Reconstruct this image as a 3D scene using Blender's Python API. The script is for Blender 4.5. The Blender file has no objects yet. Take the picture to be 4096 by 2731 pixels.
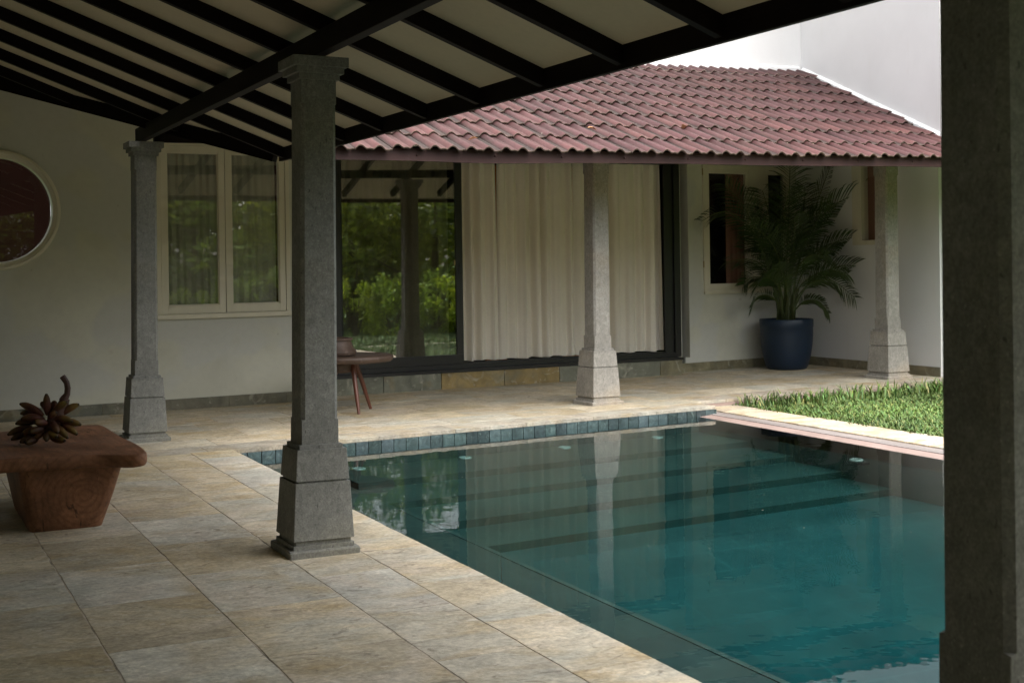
import bpy, math, random
import numpy as np
from mathutils import Vector, Matrix

C = bpy.context.scene
COL = C.collection
R = math.radians
rnd = random.Random(7)

# ------------------------------------------------------------------ camera
cam_d = bpy.data.cameras.new('camera')
cam = bpy.data.objects.new('camera', cam_d)
COL.objects.link(cam)
cam_d.sensor_width = 36.0
cam_d.lens = 1314.236 / 1024 * 36
cam_d.shift_y = -79.81 / 1024
cam_d.clip_start = 0.05
cam_d.clip_end = 2000
yaw, roll = R(25.935), R(-0.85)
fw = Vector((math.sin(yaw), math.cos(yaw), 0))
rt = Vector((math.cos(yaw), -math.sin(yaw), 0))
up = Vector((0, 0, 1))
r2 = rt * math.cos(roll) + up * math.sin(roll)
u2 = -rt * math.sin(roll) + up * math.cos(roll)
m3 = Matrix((r2, u2, -fw)).transposed()
cam.matrix_world = Matrix.Translation((0, 0, 1.5)) @ m3.to_4x4()
cam_d.dof.use_dof = True
cam_d.dof.focus_distance = 8.5
cam_d.dof.aperture_fstop = 7.1
C.camera = cam

# ------------------------------------------------------------------ sky, sun, exposure
SUN_EL, SUN_AZ = R(60), R(168)      # azimuth clockwise from +Y
w = bpy.data.worlds.new('World')
C.world = w
w.use_nodes = True
nt = w.node_tree
bg = nt.nodes['Background']
sky = nt.nodes.new('ShaderNodeTexSky')
sky.sky_type = 'NISHITA'
sky.sun_disc = False
sky.sun_elevation = SUN_EL
sky.sun_rotation = SUN_AZ
sky.air_density = 1.0
sky.dust_density = 4.0
hs = nt.nodes.new('ShaderNodeHueSaturation')
hs.inputs['Saturation'].default_value = 0.35
nt.links.new(sky.outputs[0], hs.inputs['Color'])
nt.links.new(hs.outputs[0], bg.inputs[0])
bg.inputs[1].default_value = 0.15
sd = bpy.data.lights.new('sun', 'SUN')
sd.energy = 1.2
sd.angle = R(80)
sd.color = (1.0, 0.96, 0.9)
sun = bpy.data.objects.new('sun', sd)
COL.objects.link(sun)
sv = Vector((math.sin(SUN_AZ) * math.cos(SUN_EL), math.cos(SUN_AZ) * math.cos(SUN_EL), math.sin(SUN_EL)))
sun.rotation_euler = sv.to_track_quat('Z', 'Y').to_euler()
C.view_settings.view_transform = 'Standard'
C.view_settings.look = 'None'
C.view_settings.exposure = 1.52
C.view_settings.gamma = 1.0
C.render.engine = 'CYCLES'
cy = C.cycles
cy.use_denoising = True
cy.max_bounces = 9
cy.diffuse_bounces = 6
cy.glossy_bounces = 5
cy.transmission_bounces = 6
cy.transparent_max_bounces = 20
cy.caustics_reflective = False
cy.caustics_refractive = False
cy.sample_clamp_indirect = 6.0


# ------------------------------------------------------------------ helpers
class MB:
    def __init__(s):
        s.v, s.f, s.c, s.cur = [], [], [], (1, 1, 1)

    def vert(s, p):
        s.v.append(tuple(p)); s.c.append(s.cur); return len(s.v) - 1

    def poly(s, pts):
        i = [s.vert(p) for p in pts]; s.f.append(i); return i

    def hexa(s, b, t):
        """box from four bottom points and four top points (counter-clockwise from above)"""
        i = [s.vert(p) for p in list(b) + list(t)]
        n = len(b)
        s.f.append([i[k] for k in range(n - 1, -1, -1)])
        s.f.append([i[n + k] for k in range(n)])
        for k in range(n):
            k2 = (k + 1) % n
            s.f.append([i[k], i[k2], i[n + k2], i[n + k]])

    def box(s, x0, x1, y0, y1, z0, z1):
        s.hexa([(x0, y0, z0), (x1, y0, z0), (x1, y1, z0), (x0, y1, z0)],
               [(x0, y0, z1), (x1, y0, z1), (x1, y1, z1), (x0, y1, z1)])

    def prism(s, xy, z0, z1):
        zz0 = z0 if callable(z0) else (lambda x, y: z0)
        zz1 = z1 if callable(z1) else (lambda x, y: z1)
        s.hexa([(x, y, zz0(x, y)) for x, y in xy], [(x, y, zz1(x, y)) for x, y in xy])

    def bar(s, a, b, wdt, hgt, upv=(0, 0, 1)):
        """rectangular bar from a to b; a, b lie on the middle of its bottom face"""
        a, b, upv = Vector(a), Vector(b), Vector(upv)
        d = (b - a).normalized()
        sd_ = d.cross(upv).normalized()
        n = sd_.cross(d).normalized()
        q = [a - sd_ * wdt / 2, a + sd_ * wdt / 2, b + sd_ * wdt / 2, b - sd_ * wdt / 2]
        s.hexa(q, [p + n * hgt for p in q])

    def tube(s, pts, rad, seg=8, cols=None, sx=1.0):
        pts = [Vector(p) for p in pts]
        rings = []
        prev = None
        for k, p in enumerate(pts):
            d = (pts[min(k + 1, len(pts) - 1)] - pts[max(k - 1, 0)]).normalized()
            if prev is None:
                a = Vector((0, 0, 1)) if abs(d.z) < .9 else Vector((1, 0, 0))
                n1 = d.cross(a).normalized()
            else:
                n1 = (prev - d * prev.dot(d)).normalized()
            prev = n1
            n2 = d.cross(n1)
            r_ = rad[k] if isinstance(rad, (list, tuple)) else rad
            if cols: s.cur = cols[k]
            rings.append([s.vert(p + n1 * math.cos(2 * math.pi * j / seg) * r_ * sx + n2 * math.sin(2 * math.pi * j / seg) * r_) for j in range(seg)])
        for a, b in zip(rings, rings[1:]):
            for j in range(seg):
                s.f.append([a[j], a[(j + 1) % seg], b[(j + 1) % seg], b[j]])
        s.f.append(rings[0][::-1]); s.f.append(rings[-1])

    def lathe(s, prof, cx=0, cy_=0, seg=32, wob=0, cap=True):
        rings = []
        ph = rnd.random() * 6
        for r_, z in prof:
            rings.append([s.vert((cx + r_ * (1 + wob * math.sin(3 * t + ph) + wob * .6 * math.sin(7 * t + 2 * ph)) * math.cos(t),
                                  cy_ + r_ * (1 + wob * math.sin(3 * t + ph) + wob * .6 * math.sin(7 * t + 2 * ph)) * math.sin(t), z))
                          for t in [2 * math.pi * j / seg for j in range(seg)]])
        for a, b in zip(rings, rings[1:]):
            for j in range(seg):
                s.f.append([a[j], a[(j + 1) % seg], b[(j + 1) % seg], b[j]])
        if cap:
            s.f.append(rings[0][::-1]); s.f.append(rings[-1])

    def loft(s, rings, cap=True):
        idx = [[s.vert(p) for p in r_] for r_ in rings]
        for a, b in zip(idx, idx[1:]):
            n = len(a)
            for j in range(n):
                s.f.append([a[j], a[(j + 1) % n], b[(j + 1) % n], b[j]])
        if cap:
            s.f.append(idx[0][::-1]); s.f.append(idx[-1])

    def build(s, name, mat, parent=None, smooth=False, bevel=0, auto=None):
        me = bpy.data.meshes.new(name)
        me.from_pydata(s.v, [], s.f)
        ca = me.color_attributes.new('tint', 'FLOAT_COLOR', 'POINT')
        arr = np.ones((len(s.v), 4), np.float32)
        if s.v: arr[:, :3] = np.array(s.c, np.float32)
        ca.data.foreach_set('color', arr.ravel())
        me.materials.append(mat)
        me.update()
        if smooth:
            me.polygons.foreach_set('use_smooth', [True] * len(me.polygons))
            if auto: me.set_sharp_from_angle(angle=R(auto))
        o = bpy.data.objects.new(name, me)
        COL.objects.link(o)
        if parent: o.parent = parent
        if bevel:
            b = o.modifiers.new('bevel', 'BEVEL'); b.width = bevel; b.segments = 2; b.limit_method = 'ANGLE'; b.angle_limit = R(35)
        return o


def tag(o, label=None, cat=None, group=None, kind=None):
    if label: o['label'] = label
    if cat: o['category'] = cat
    if group: o['group'] = group
    if kind or cat: o['kind'] = kind or 'thing'
    return o


def thing(name, label, cat, loc=(0, 0, 0), rotz=0, group=None):
    o = bpy.data.objects.new(name, None)
    COL.objects.link(o)
    o.location = loc; o.rotation_euler = (0, 0, rotz); o.empty_display_size = .2
    return tag(o, label, cat, group)


def struct(name, mb, m, **k):
    return tag(mb.build(name, m, **k), kind='structure')


def kids(o):
    return [c for c in COL.objects if c.parent == o]


def copy_tree(o, parent=None):
    c = o.copy(); COL.objects.link(c)
    if parent: c.parent = parent
    for k in kids(o): copy_tree(k, c)
    return c


# ------------------------------------------------------------------ materials
class Mat:
    def __init__(s, name, base=(.5, .5, .5), rough=.6, spec=.5, tint=False):
        s.m = bpy.data.materials.new(name); s.m.use_nodes = True
        s.t = s.m.node_tree; s.n = s.t.nodes; s.b = s.n['Principled BSDF']
        s.b.inputs['Roughness'].default_value = rough
        s.b.inputs['Specular IOR Level'].default_value = spec
        s.crd = s.n.new('ShaderNodeTexCoord').outputs['Object']
        rgb = s.n.new('ShaderNodeRGB'); rgb.outputs[0].default_value = (*base, 1)
        s.col = rgb.outputs[0]
        if tint:
            a = s.n.new('ShaderNodeAttribute'); a.attribute_name = 'tint'
            s.col = s.mix(s.col, a.outputs['Color'], 1.0, 'MULTIPLY')
        s.h = None

    def link(s, a, b): s.t.links.new(a, b)

    def mix(s, a, b, fac, mode='MIX'):
        n = s.n.new('ShaderNodeMix'); n.data_type = 'RGBA'; n.blend_type = mode
        for sock, v in ((n.inputs[0], fac), (n.inputs[6], a), (n.inputs[7], b)):
            if isinstance(v, (int, float)): sock.default_value = v
            elif isinstance(v, tuple): sock.default_value = (*v, 1)
            else: s.link(v, sock)
        return n.outputs[2]

    def noise(s, scale, detail=4, rough=.55, stretch=(1, 1, 1), warp=0, off=(0, 0, 0)):
        mp = s.n.new('ShaderNodeMapping'); mp.inputs['Scale'].default_value = stretch; mp.inputs['Location'].default_value = off
        s.link(s.crd, mp.inputs['Vector'])
        n = s.n.new('ShaderNodeTexNoise'); n.inputs['Scale'].default_value = scale
        n.inputs['Detail'].default_value = detail; n.inputs['Roughness'].default_value = rough; n.inputs['Distortion'].default_value = warp
        s.link(mp.outputs[0], n.inputs['Vector'])
        return n.outputs['Fac']

    def ramp(s, f, lo, hi, a=0., b=1.):
        n = s.n.new('ShaderNodeMapRange'); n.inputs[1].default_value = lo; n.inputs[2].default_value = hi
        n.inputs[3].default_value = a; n.inputs[4].default_value = b
        s.link(f, n.inputs[0]); return n.outputs[0]

    def math(s, op, a, b=0.):
        n = s.n.new('ShaderNodeMath'); n.operation = op
        for sock, v in zip(n.inputs, (a, b)):
            if isinstance(v, (int, float)): sock.default_value = v
            else: s.link(v, sock)
        return n.outputs[0]

    def blend(s, colr, f, mode='MIX'):
        s.col = s.mix(s.col, colr, f, mode); return s

    def vary(s, scale, lo, hi, **k):
        """multiply by a grey between lo and hi"""
        f = s.ramp(s.noise(scale, **k), .3, .7, lo, hi)
        n = s.n.new('ShaderNodeCombineColor')
        for i in range(3): s.link(f, n.inputs[i])
        s.col = s.mix(s.col, n.outputs[0], 1.0, 'MULTIPLY'); return s

    def stain(s, colr, scale, lo, hi, amt=1., **k):
        return s.blend(colr, s.ramp(s.noise(scale, **k), lo, hi, 0, amt))

    def bump(s, scale, strength, dist=.01, **k):
        b = s.n.new('ShaderNodeBump'); b.inputs['Strength'].default_value = strength; b.inputs['Distance'].default_value = dist
        f = scale if not isinstance(scale, (int, float)) else s.noise(scale, **k)
        s.link(f, b.inputs['Height'])
        if s.h is not None: s.link(s.h, b.inputs['Normal'])
        s.h = b.outputs[0]; return s

    def done(s):
        s.link(s.col, s.b.inputs['Base Color'])
        if s.h is not None: s.link(s.h, s.b.inputs['Normal'])
        return s.m


M = {}
M['plaster'] = Mat('plaster', (.59, .585, .50), .85, .2).vary(1.3, .86, 1.06, detail=5).stain((.54, .545, .51), 1.1, .52, .57, .8, detail=2, off=(3, 1, 2)).stain((.45, .42, .35), 7, .68, .78, .4, detail=5).stain((.36, .345, .30), 9, .70, .74, .5, detail=7, off=(4, 4, 1)).vary(14, .97, 1.02).bump(60, .18, .004).bump(5, .2, .01).done()
M['white_plaster'] = Mat('white_plaster', (.73, .73, .72), .85, .2).vary(.9, .94, 1.03).stain((.66, .64, .6), 5, .6, .8, .35, stretch=(1, 1, .25)).bump(50, .12, .004).bump(4, .2, .01).done()
M['wood_white'] = Mat('painted_wood', (.66, .62, .5), .45, .4).vary(6, .93, 1.03, stretch=(1, 1, .2)).bump(30, .06, .003).done()
M['dark_steel'] = Mat('dark_brown_steel', (.0085, .0052, .0046), .55, .08).vary(5, .8, 1.2).bump(25, .06, .003).done()
M['fascia'] = Mat('brown_fascia', (.052, .026, .023), .55, .2).vary(3, .85, 1.1, stretch=(1, 1, 3)).stain((.3, .27, .26), 18, .68, .78, .35).bump(30, .05, .003).done()
M['ceiling'] = Mat('ceiling_board', (.62, .545, .40), .8, .2).vary(.8, .93, 1.04).vary(30, .97, 1.02).bump(60, .08, .003).done()


def granite(name, base, warm):
    g = Mat(name, base, .75, .3)
    g.vary(2.2, .82, 1.12).stain(warm, 1.6, .5, .72, .55, detail=5).vary(14, .88, 1.1, detail=6, warp=.8).vary(45, .84, 1.16, detail=4, stretch=(1, 1, .6), warp=.6).vary(120, .8, 1.2, detail=2)
    g.stain((.04, .039, .036), 70, .67, .73, .6, detail=2, stretch=(1, 1, .4), warp=.5).stain((.42, .41, .38), 95, .70, .76, .5, detail=1)
    g.bump(70, .3, .005, detail=5, stretch=(1, 1, .5), warp=.8)
    return g.done()


M['granite'] = granite('granite', (.202, .203, .186), (.215, .20, .15))
M['granite_lit'] = granite('granite_lit', (.31, .295, .265), (.36, .27, .17))  # same granite, with light bounced off the floor put into its colour
sl = Mat('sandstone', (1, 1, 1), .62, .35, tint=True)
_a = sl.n.new('ShaderNodeAttribute'); _a.attribute_name = 'tint'
_m = sl.n.new('ShaderNodeVectorMath'); _m.operation = 'MULTIPLY_ADD'; _m.inputs[1].default_value = (37, 53, 0)
sl.link(_a.outputs['Vector'], _m.inputs[0]); sl.link(sl.crd, _m.inputs[2]); sl.crd = _m.outputs[0]      # every slab is cut from another piece of stone
sl.vary(1.5, .74, 1.2, detail=7, warp=.8).stain((.38, .285, .145), 1.8, .48, .70, .75, detail=6, stretch=(1, 1.2, 1), warp=1.0).stain((.41, .41, .355), 1.5, .50, .68, .7, detail=6, off=(5, 3, 0), stretch=(.9, 1.3, 1), warp=1.0)
sl.stain((.53, .46, .37), 2.1, .53, .68, .6, detail=6, off=(1, 7, 0), warp=.8)
sl.vary(10, .76, 1.2, detail=7, stretch=(.8, 1.25, 1), warp=1.6).vary(48, .8, 1.2, detail=4).stain((.12, .095, .065), 8, .62, .70, .6, detail=7, stretch=(.8, 1.3, 1), warp=1.8).stain((.62, .58, .51), 12, .63, .71, .6, detail=7, off=(2, 9, 0), stretch=(.8, 1.3, 1), warp=1.5)
f1 = sl.noise(3.6, detail=7, rough=.62, stretch=(.8, 1.3, 1), warp=1.6)
sl.bump(f1, .5, .02).bump(26, .45, .008, detail=6).bump(120, .2, .003)
sl.link(sl.ramp(sl.noise(4, detail=5), .3, .7, .48, .78), sl.b.inputs['Roughness'])
M['sandstone'] = sl.done()
M['grout'] = Mat('grout', (.36, .31, .25), .9, .1).vary(5, .25, 1.9, detail=6).done()
M['rtile'] = None
rt_ = Mat('clay_roof_tile', (.112, .0465, .045), .6, .3, tint=True)
rt_.vary(3, .8, 1.18, detail=5).vary(2.4, .84, 1.1, detail=5, stretch=(3, .3, 1)).stain((.07, .058, .042), 5.5, .58, .78, .45, detail=6, stretch=(2.5, .6, 1)).stain((.30, .25, .21), 16, .70, .78, .5, detail=3).vary(45, .9, 1.1).bump(60, .25, .003).bump(12, .15, .005)
M['rtile'] = rt_.done()
M['mortar'] = Mat('lime_mortar', (.72, .70, .66), .9, .1).vary(8, .7, 1.05).stain((.42, .38, .34), 9, .55, .7, .5).bump(20, .6, .02).done()
M['plinth'] = Mat('slate_tile', (1, 1, 1), .6, .35, tint=True).vary(5, .62, 1.35, detail=7, warp=.8).stain((.46, .44, .36), 6, .58, .70, .6, detail=7, warp=1).stain((.17, .175, .135), 2.5, .5, .66, .6, detail=6, off=(3, 0, 2)).stain((.42, .40, .33), 11, .62, .72, .6, detail=6, stretch=(1, 1, 2)).stain((.30, .22, .10), 3, .58, .75, .5).bump(12, .6, .012, detail=6).done()
M['ptile'] = Mat('pool_tile', (1, 1, 1), .28, .5, tint=True).vary(11, .5, 1.45, detail=5, warp=2).stain((.17, .235, .22), 15, .56, .70, .65, detail=5, warp=2.5).bump(14, .4, .01).done()
pf = Mat('pool_stone', (.029, .039, .0335), .6, .3, tint=True).vary(1.3, .75, 1.25, detail=5, warp=.5).vary(12, .85, 1.15, detail=4)
br = pf.n.new('ShaderNodeTexBrick')
br.inputs['Scale'].default_value = 1; br.inputs['Brick Width'].default_value = .6; br.inputs['Row Height'].default_value = .3
br.inputs['Mortar Size'].default_value = .010; br.inputs['Color1'].default_value = (.9, .9, .9, 1); br.inputs['Color2'].default_value = (1.12, 1.12, 1.12, 1); br.inputs['Mortar'].default_value = (1.3, 1.3, 1.28, 1)
pf.link(pf.crd, br.inputs['Vector'])
pf.blend(br.outputs['Color'], 1.0, 'MULTIPLY')
M['pool'] = pf.done()
M['pinkwash'] = Mat('pink_limewash', (.33, .245, .215), .7, .3).vary(3, .8, 1.12, detail=5).stain((.22, .19, .17), 6, .6, .75, .5).bump(25, .3, .006).done()
M['wetstone'] = Mat('grey_coping', (.34, .30, .285), .35, .5).vary(2, .75, 1.2, detail=6, stretch=(3, .6, 1)).bump(25, .3, .006).done()
M['black_alu'] = Mat('black_aluminium', (.008, .008, .0085), .35, .5).vary(4, .85, 1.15).done()
M['brass'] = Mat('brass', (.35, .26, .1), .4, .5).done()
cu = Mat('linen', (.76, .71, .62), .9, .1, tint=True).vary(200, .95, 1.04, stretch=(.15, .15, 1)).vary(2, .95, 1.03)
cu.b.inputs['Sheen Weight'].default_value = .1
M['linen'] = cu.done()
M['voile'] = Mat('voile', (.42, .42, .37), .9, .1).vary(3, .9, 1.05).done()
M['grey_voile'] = Mat('grey_voile', (.23, .215, .17), .9, .1).vary(3, .9, 1.05).done()
M['red_curtain'] = Mat('red_curtain', (.25, .135, .10), .9, .1).vary(3, .85, 1.08, stretch=(4, 4, .3)).done()
M['room'] = Mat('room_wall', (.75, .24, .05), .8, .2).vary(2, .85, 1.1).done()
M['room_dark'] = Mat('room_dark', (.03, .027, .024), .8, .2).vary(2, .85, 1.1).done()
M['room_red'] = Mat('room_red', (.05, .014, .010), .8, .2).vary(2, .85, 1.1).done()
wd = Mat('log_wood', (.225, .105, .056), .6, .3)
wd.vary(2.5, .75, 1.2, detail=5)
wv = wd.n.new('ShaderNodeTexWave'); wv.wave_type = 'RINGS'; wv.rings_direction = 'Y'; wv.inputs['Scale'].default_value = 9; wv.inputs['Distortion'].default_value = 5; wv.inputs['Detail'].default_value = 3
mpw = wd.n.new('ShaderNodeMapping'); mpw.inputs['Location'].default_value = (-.1, 0, -.2)
wd.link(wd.crd, mpw.inputs[0]); wd.link(mpw.outputs[0], wv.inputs[0])
wd.blend((.10, .04, .02), wd.ramp(wv.outputs['Fac'], .0, .5, .3, 0)).stain((.03, .015, .01), 9, .64, .68, .7, detail=6, stretch=(2.2, .6, .7), warp=1).vary(40, .8, 1.18, stretch=(1, .15, 1)).vary(7, .7, 1.25, detail=6).bump(14, .5, .012, detail=6, stretch=(1, .3, 1), warp=1)
M['log'] = wd.done()
M['dark_wood'] = Mat('teak', (.08, .052, .039), .55, .4).vary(6, .7, 1.25, detail=5, stretch=(1, 1, .3)).stain((.30, .22, .18), 14, .6, .72, .4, detail=5).bump(16, .5, .01, detail=5).done()
M['leg_wood'] = Mat('red_teak', (.12, .042, .025), .4, .5).vary(9, .75, 1.2, stretch=(1, 1, .2)).done()
ba = Mat('banana_skin', (1, 1, 1), .6, .3, tint=True).vary(25, .6, 1.25, detail=5).stain((.015, .01, .008), 40, .66, .74, .8)
M['banana'] = ba.done()
M['banana_stalk'] = Mat('banana_stalk', (.09, .045, .035), .6, .4).vary(20, .6, 1.3, stretch=(1, 1, .3)).done()
M['planter'] = Mat('navy_planter', (.0095, .022, .044), .42, .4).vary(120, .75, 1.35, detail=2).vary(3, .9, 1.1).bump(90, .25, .004).done()
M['soil'] = Mat('soil', (.03, .022, .015), .95, .1).vary(30, .5, 1.5).bump(30, .8, .02).done()
M['frond'] = Mat('palm_leaf', (.036, .062, .017), .45, .4, tint=True).vary(4, .75, 1.25).done()
M['cane'] = Mat('palm_cane', (.055, .065, .02), .5, .4).vary(10, .7, 1.2, stretch=(1, 1, .4)).done()
M['grass'] = Mat('grass', (.155, .245, .072), .5, .3, tint=True)
g_ = M['grass']; g_.b.inputs['Subsurface Weight'].default_value = 0; M['grass'] = g_.done()
M['lawn'] = Mat('lawn_soil', (.10, .17, .045), .9, .2).vary(1.2, .7, 1.3, detail=6).stain((.11, .10, .05), 5, .58, .72, .5).vary(40, .6, 1.4).bump(40, .8, .03).done()
tl = Mat('tree_leaf', (.175, .25, .062), .5, .3, tint=True)
M['leaf'] = tl.done()
tn = tl.n.new('ShaderNodeBsdfTranslucent'); tl.link(tl.mix(tl.col, (1.5, 1.3, .6), 1.0, 'MULTIPLY'), tn.inputs['Color'])
tx_ = tl.n.new('ShaderNodeMixShader'); tx_.inputs[0].default_value = .45
tl.link(tl.b.outputs[0], tx_.inputs[1]); tl.link(tn.outputs[0], tx_.inputs[2]); tl.link(tx_.outputs[0], tl.n['Material Output'].inputs['Surface'])
M['bark'] = Mat('bark', (.11, .085, .06), .9, .1).vary(9, .6, 1.3, stretch=(1, 1, .25)).bump(12, .8, .03).done()
M['dry_leaf'] = Mat('dry_leaf', (.5, .27, .14), .7, .2).vary(30, .7, 1.2).done()
M['pathstone'] = Mat('path_stone', (.5, .44, .34), .8, .2).vary(3, .8, 1.1).done()
M['lamp_white'] = Mat('lamp_plastic', (.22, .235, .205), .4, .4).done()


def glass(name, f0, tint):
    m = bpy.data.materials.new(name); m.use_nodes = True
    t = m.node_tree; t.nodes.remove(t.nodes['Principled BSDF'])
    out = t.nodes['Material Output']
    ge = t.nodes.new('ShaderNodeNewGeometry')        # Schlick reflectance, the same from both sides
    def mth(op, a, b=0.):
        n = t.nodes.new('ShaderNodeMath'); n.operation = op
        for sock, v in zip(n.inputs, (a, b)):
            if isinstance(v, (int, float)): sock.default_value = v
            else: t.links.new(v, sock)
        return n
    dt = t.nodes.new('ShaderNodeVectorMath'); dt.operation = 'DOT_PRODUCT'
    t.links.new(ge.outputs['Incoming'], dt.inputs[0]); t.links.new(ge.outputs['Normal'], dt.inputs[1])
    p5 = mth('POWER', mth('SUBTRACT', 1., mth('ABSOLUTE', dt.outputs['Value']).outputs[0]).outputs[0], 5.)
    fr = mth('ADD', mth('MULTIPLY', p5.outputs[0], 1 - f0).outputs[0], f0)
    tr = t.nodes.new('ShaderNodeBsdfTransparent'); tr.inputs[0].default_value = (*tint, 1)
    gl = t.nodes.new('ShaderNodeBsdfGlossy'); gl.inputs['Roughness'].default_value = 0.0
    mx = t.nodes.new('ShaderNodeMixShader')
    t.links.new(fr.outputs[0], mx.inputs[0]); t.links.new(tr.outputs[0], mx.inputs[1]); t.links.new(gl.outputs[0], mx.inputs[2])
    t.links.new(mx.outputs[0], out.inputs[0])
    return m, gl, fr, mx, t


M['glass'] = glass('window_glass', .19, (.86, .88, .85))[0]
M['casement_glass'] = glass('casement_glass', .10, (.95, .96, .94))[0]
M['glass_clear'] = glass('clear_glass', .035, (.97, .97, .97))[0]
M['glass_dark'] = glass('dark_glass', .04, (.55, .55, .55))[0]
# water: a still, faintly rippled surface over an absorbing body
wm, wg, wf, wx, wt = glass('pool_water', .021, (1, 1, 1))
geo = wt.nodes.new('ShaderNodeNewGeometry')
sep = wt.nodes.new('ShaderNodeSeparateXYZ'); wt.links.new(geo.outputs['True Normal'], sep.inputs[0])
ab = wt.nodes.new('ShaderNodeMath'); ab.operation = 'ABSOLUTE'; wt.links.new(sep.outputs[2], ab.inputs[0])
gt = wt.nodes.new('ShaderNodeMath'); gt.operation = 'GREATER_THAN'; gt.inputs[1].default_value = .6; wt.links.new(ab.outputs[0], gt.inputs[0])
zc = wt.nodes.new('ShaderNodeSeparateXYZ'); wt.links.new(geo.outputs['Position'], zc.inputs[0])
gz = wt.nodes.new('ShaderNodeMath'); gz.operation = 'GREATER_THAN'; gz.inputs[1].default_value = -.12; wt.links.new(zc.outputs[2], gz.inputs[0])
ml = wt.nodes.new('ShaderNodeMath'); ml.operation = 'MULTIPLY'; wt.links.new(gt.outputs[0], ml.inputs[0]); wt.links.new(gz.outputs[0], ml.inputs[1])
m2_ = wt.nodes.new('ShaderNodeMath'); m2_.operation = 'MULTIPLY'; wt.links.new(ml.outputs[0], m2_.inputs[0]); wt.links.new(wf.outputs[0], m2_.inputs[1])
wt.links.new(m2_.outputs[0], wx.inputs[0])
tc = wt.nodes.new('ShaderNodeTexCoord'); nz = wt.nodes.new('ShaderNodeTexNoise'); nz.inputs['Scale'].default_value = 3.0; nz.inputs['Detail'].default_value = 3
wt.links.new(tc.outputs['Object'], nz.inputs['Vector'])
bp = wt.nodes.new('ShaderNodeBump'); bp.inputs['Strength'].default_value = .07; bp.inputs['Distance'].default_value = .02
wt.links.new(nz.outputs['Fac'], bp.inputs['Height']); wt.links.new(bp.outputs[0], wg.inputs['Normal'])
va = wt.nodes.new('ShaderNodeVolumeAbsorption'); va.inputs['Color'].default_value = (.03, .80, .86, 1); va.inputs['Density'].default_value = .75
wt.links.new(va.outputs[0], wt.nodes['Material Output'].inputs['Volume'])
M['water'] = wm

# ------------------------------------------------------------------ plan constants (metres, camera above the origin, Y into the picture)
SL = .385                              # roof pitch
PX0, PX1 = 2.625, 7.5                  # pool, left and right edge
PY0 = 1.3                             # pool, near edge
WS = .1                                # the wing runs slightly askew
def pool_far(x): return 10.66 + WS * (x - 2.625)
WATER = -.095


def line_y(A, B):
    k = (B[1] - A[1]) / (B[0] - A[0])
    return lambda x: A[1] + k * (x - A[0])


end_y = line_y((1.808, 13.857), (4.075, 14.014))
def along(old, a, k):
    """the plane y = a + k x, with x counted along sight lines through an older survey line"""
    t = lambda x: a / (old(x) - k * x)
    f = lambda x: old(x) * t(x)
    f.xm = lambda x: x * t(x)
    return f
pl0 = line_y((4.652, 14.15), (9.469, 14.619))
plin_y = along(pl0, 14.24, .02)
door_y = along(lambda x: pl0(x) + .15, 14.39, .02)
XM = lambda yf, x: yf.xm(x) if hasattr(yf, 'xm') else x
right_y = line_y((9.591, 14.68), (11.75, 14.95))

# ------------------------------------------------------------------ ground, lawn, pool shell
g = MB()
Z0 = -.12
for (x0, x1, y0, y1) in [(-600, -1.2, -600, 600), (-1.2, 2.3, -600, -2.6), (-1.2, 12.2, 16, 600), (12.2, 600, -600, 600), (2.3, 12.2, -600, .55), (8.26, 12.2, .55, 12.1)]:
    g.poly([(x0, y0, Z0), (x1, y0, Z0), (x1, y1, Z0), (x0, y1, Z0)])
struct('lawn_ground', g, M['lawn'])

# floor slabs
SLABS = [(.52, .45, .33), (.50, .425, .29), (.505, .425, .30), (.475, .435, .345), (.485, .455, .375), (.525, .46, .345), (.475, .405, .285), (.50, .47, .40), (.495, .43, .31)]
fl = MB()
gap = .0013


def slab(pts, top=0., col=None):
    fl.cur = col or rnd.choice(SLABS)
    k = rnd.uniform(.9, 1.1); fl.cur = tuple(c * k for c in fl.cur)
    cx = sum(p[0] for p in pts) / len(pts); cy_ = sum(p[1] for p in pts) / len(pts)
    q = []
    n = len(pts)
    for i in range(n):                      # pull each corner in, and roughen the edges
        a, b = Vector(pts[i]), Vector(pts[(i + 1) % n])
        L = (b - a).length
        m = max(2, int(L / .09))
        for j in range(m):
            p = a.lerp(b, j / m)
            d = Vector((cx, cy_)) - p
            jit = abs(rnd.gauss(0, .0022)) if j else 0
            e = (b - a).normalized(); nn = Vector((-e.y, e.x))
            if j == 0:
                a0 = Vector(pts[i - 1]); e0 = (a - a0).normalized(); n0 = Vector((-e0.y, e0.x))
                p = p + nn * gap + n0 * gap
            else:
                p = p + nn * (gap + jit)
            q.append(p)
    t = top + rnd.uniform(-.0006, .0008)
    fl.prism([(p.x, p.y) for p in q], -.036, t)


xs = [-.55, -.14, .43 - .16, .80, 1.34, 1.888, 2.272, 2.632]
xs = [-.55, -.27, .265, .80, 1.34, 1.888, 2.272, PX0]
offs = [.2, .5, .12, 7.575 % .757, 7.957 % .757, 6.10 % .757, 5.745 % .757]
for i in range(len(xs) - 1):
    y = -2.4 + (offs[i] - (-2.4)) % .757 - .757
    while y < 10.66:
        y0, y1 = max(y, -2.5), min(y + .757, 10.66 + WS * (xs[i] - 2.625) * 0)
        if y1 - y0 > .05: slab([(xs[i], y0), (xs[i + 1], y0), (xs[i + 1], y1), (xs[i], y1)])
        y += .757
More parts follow.
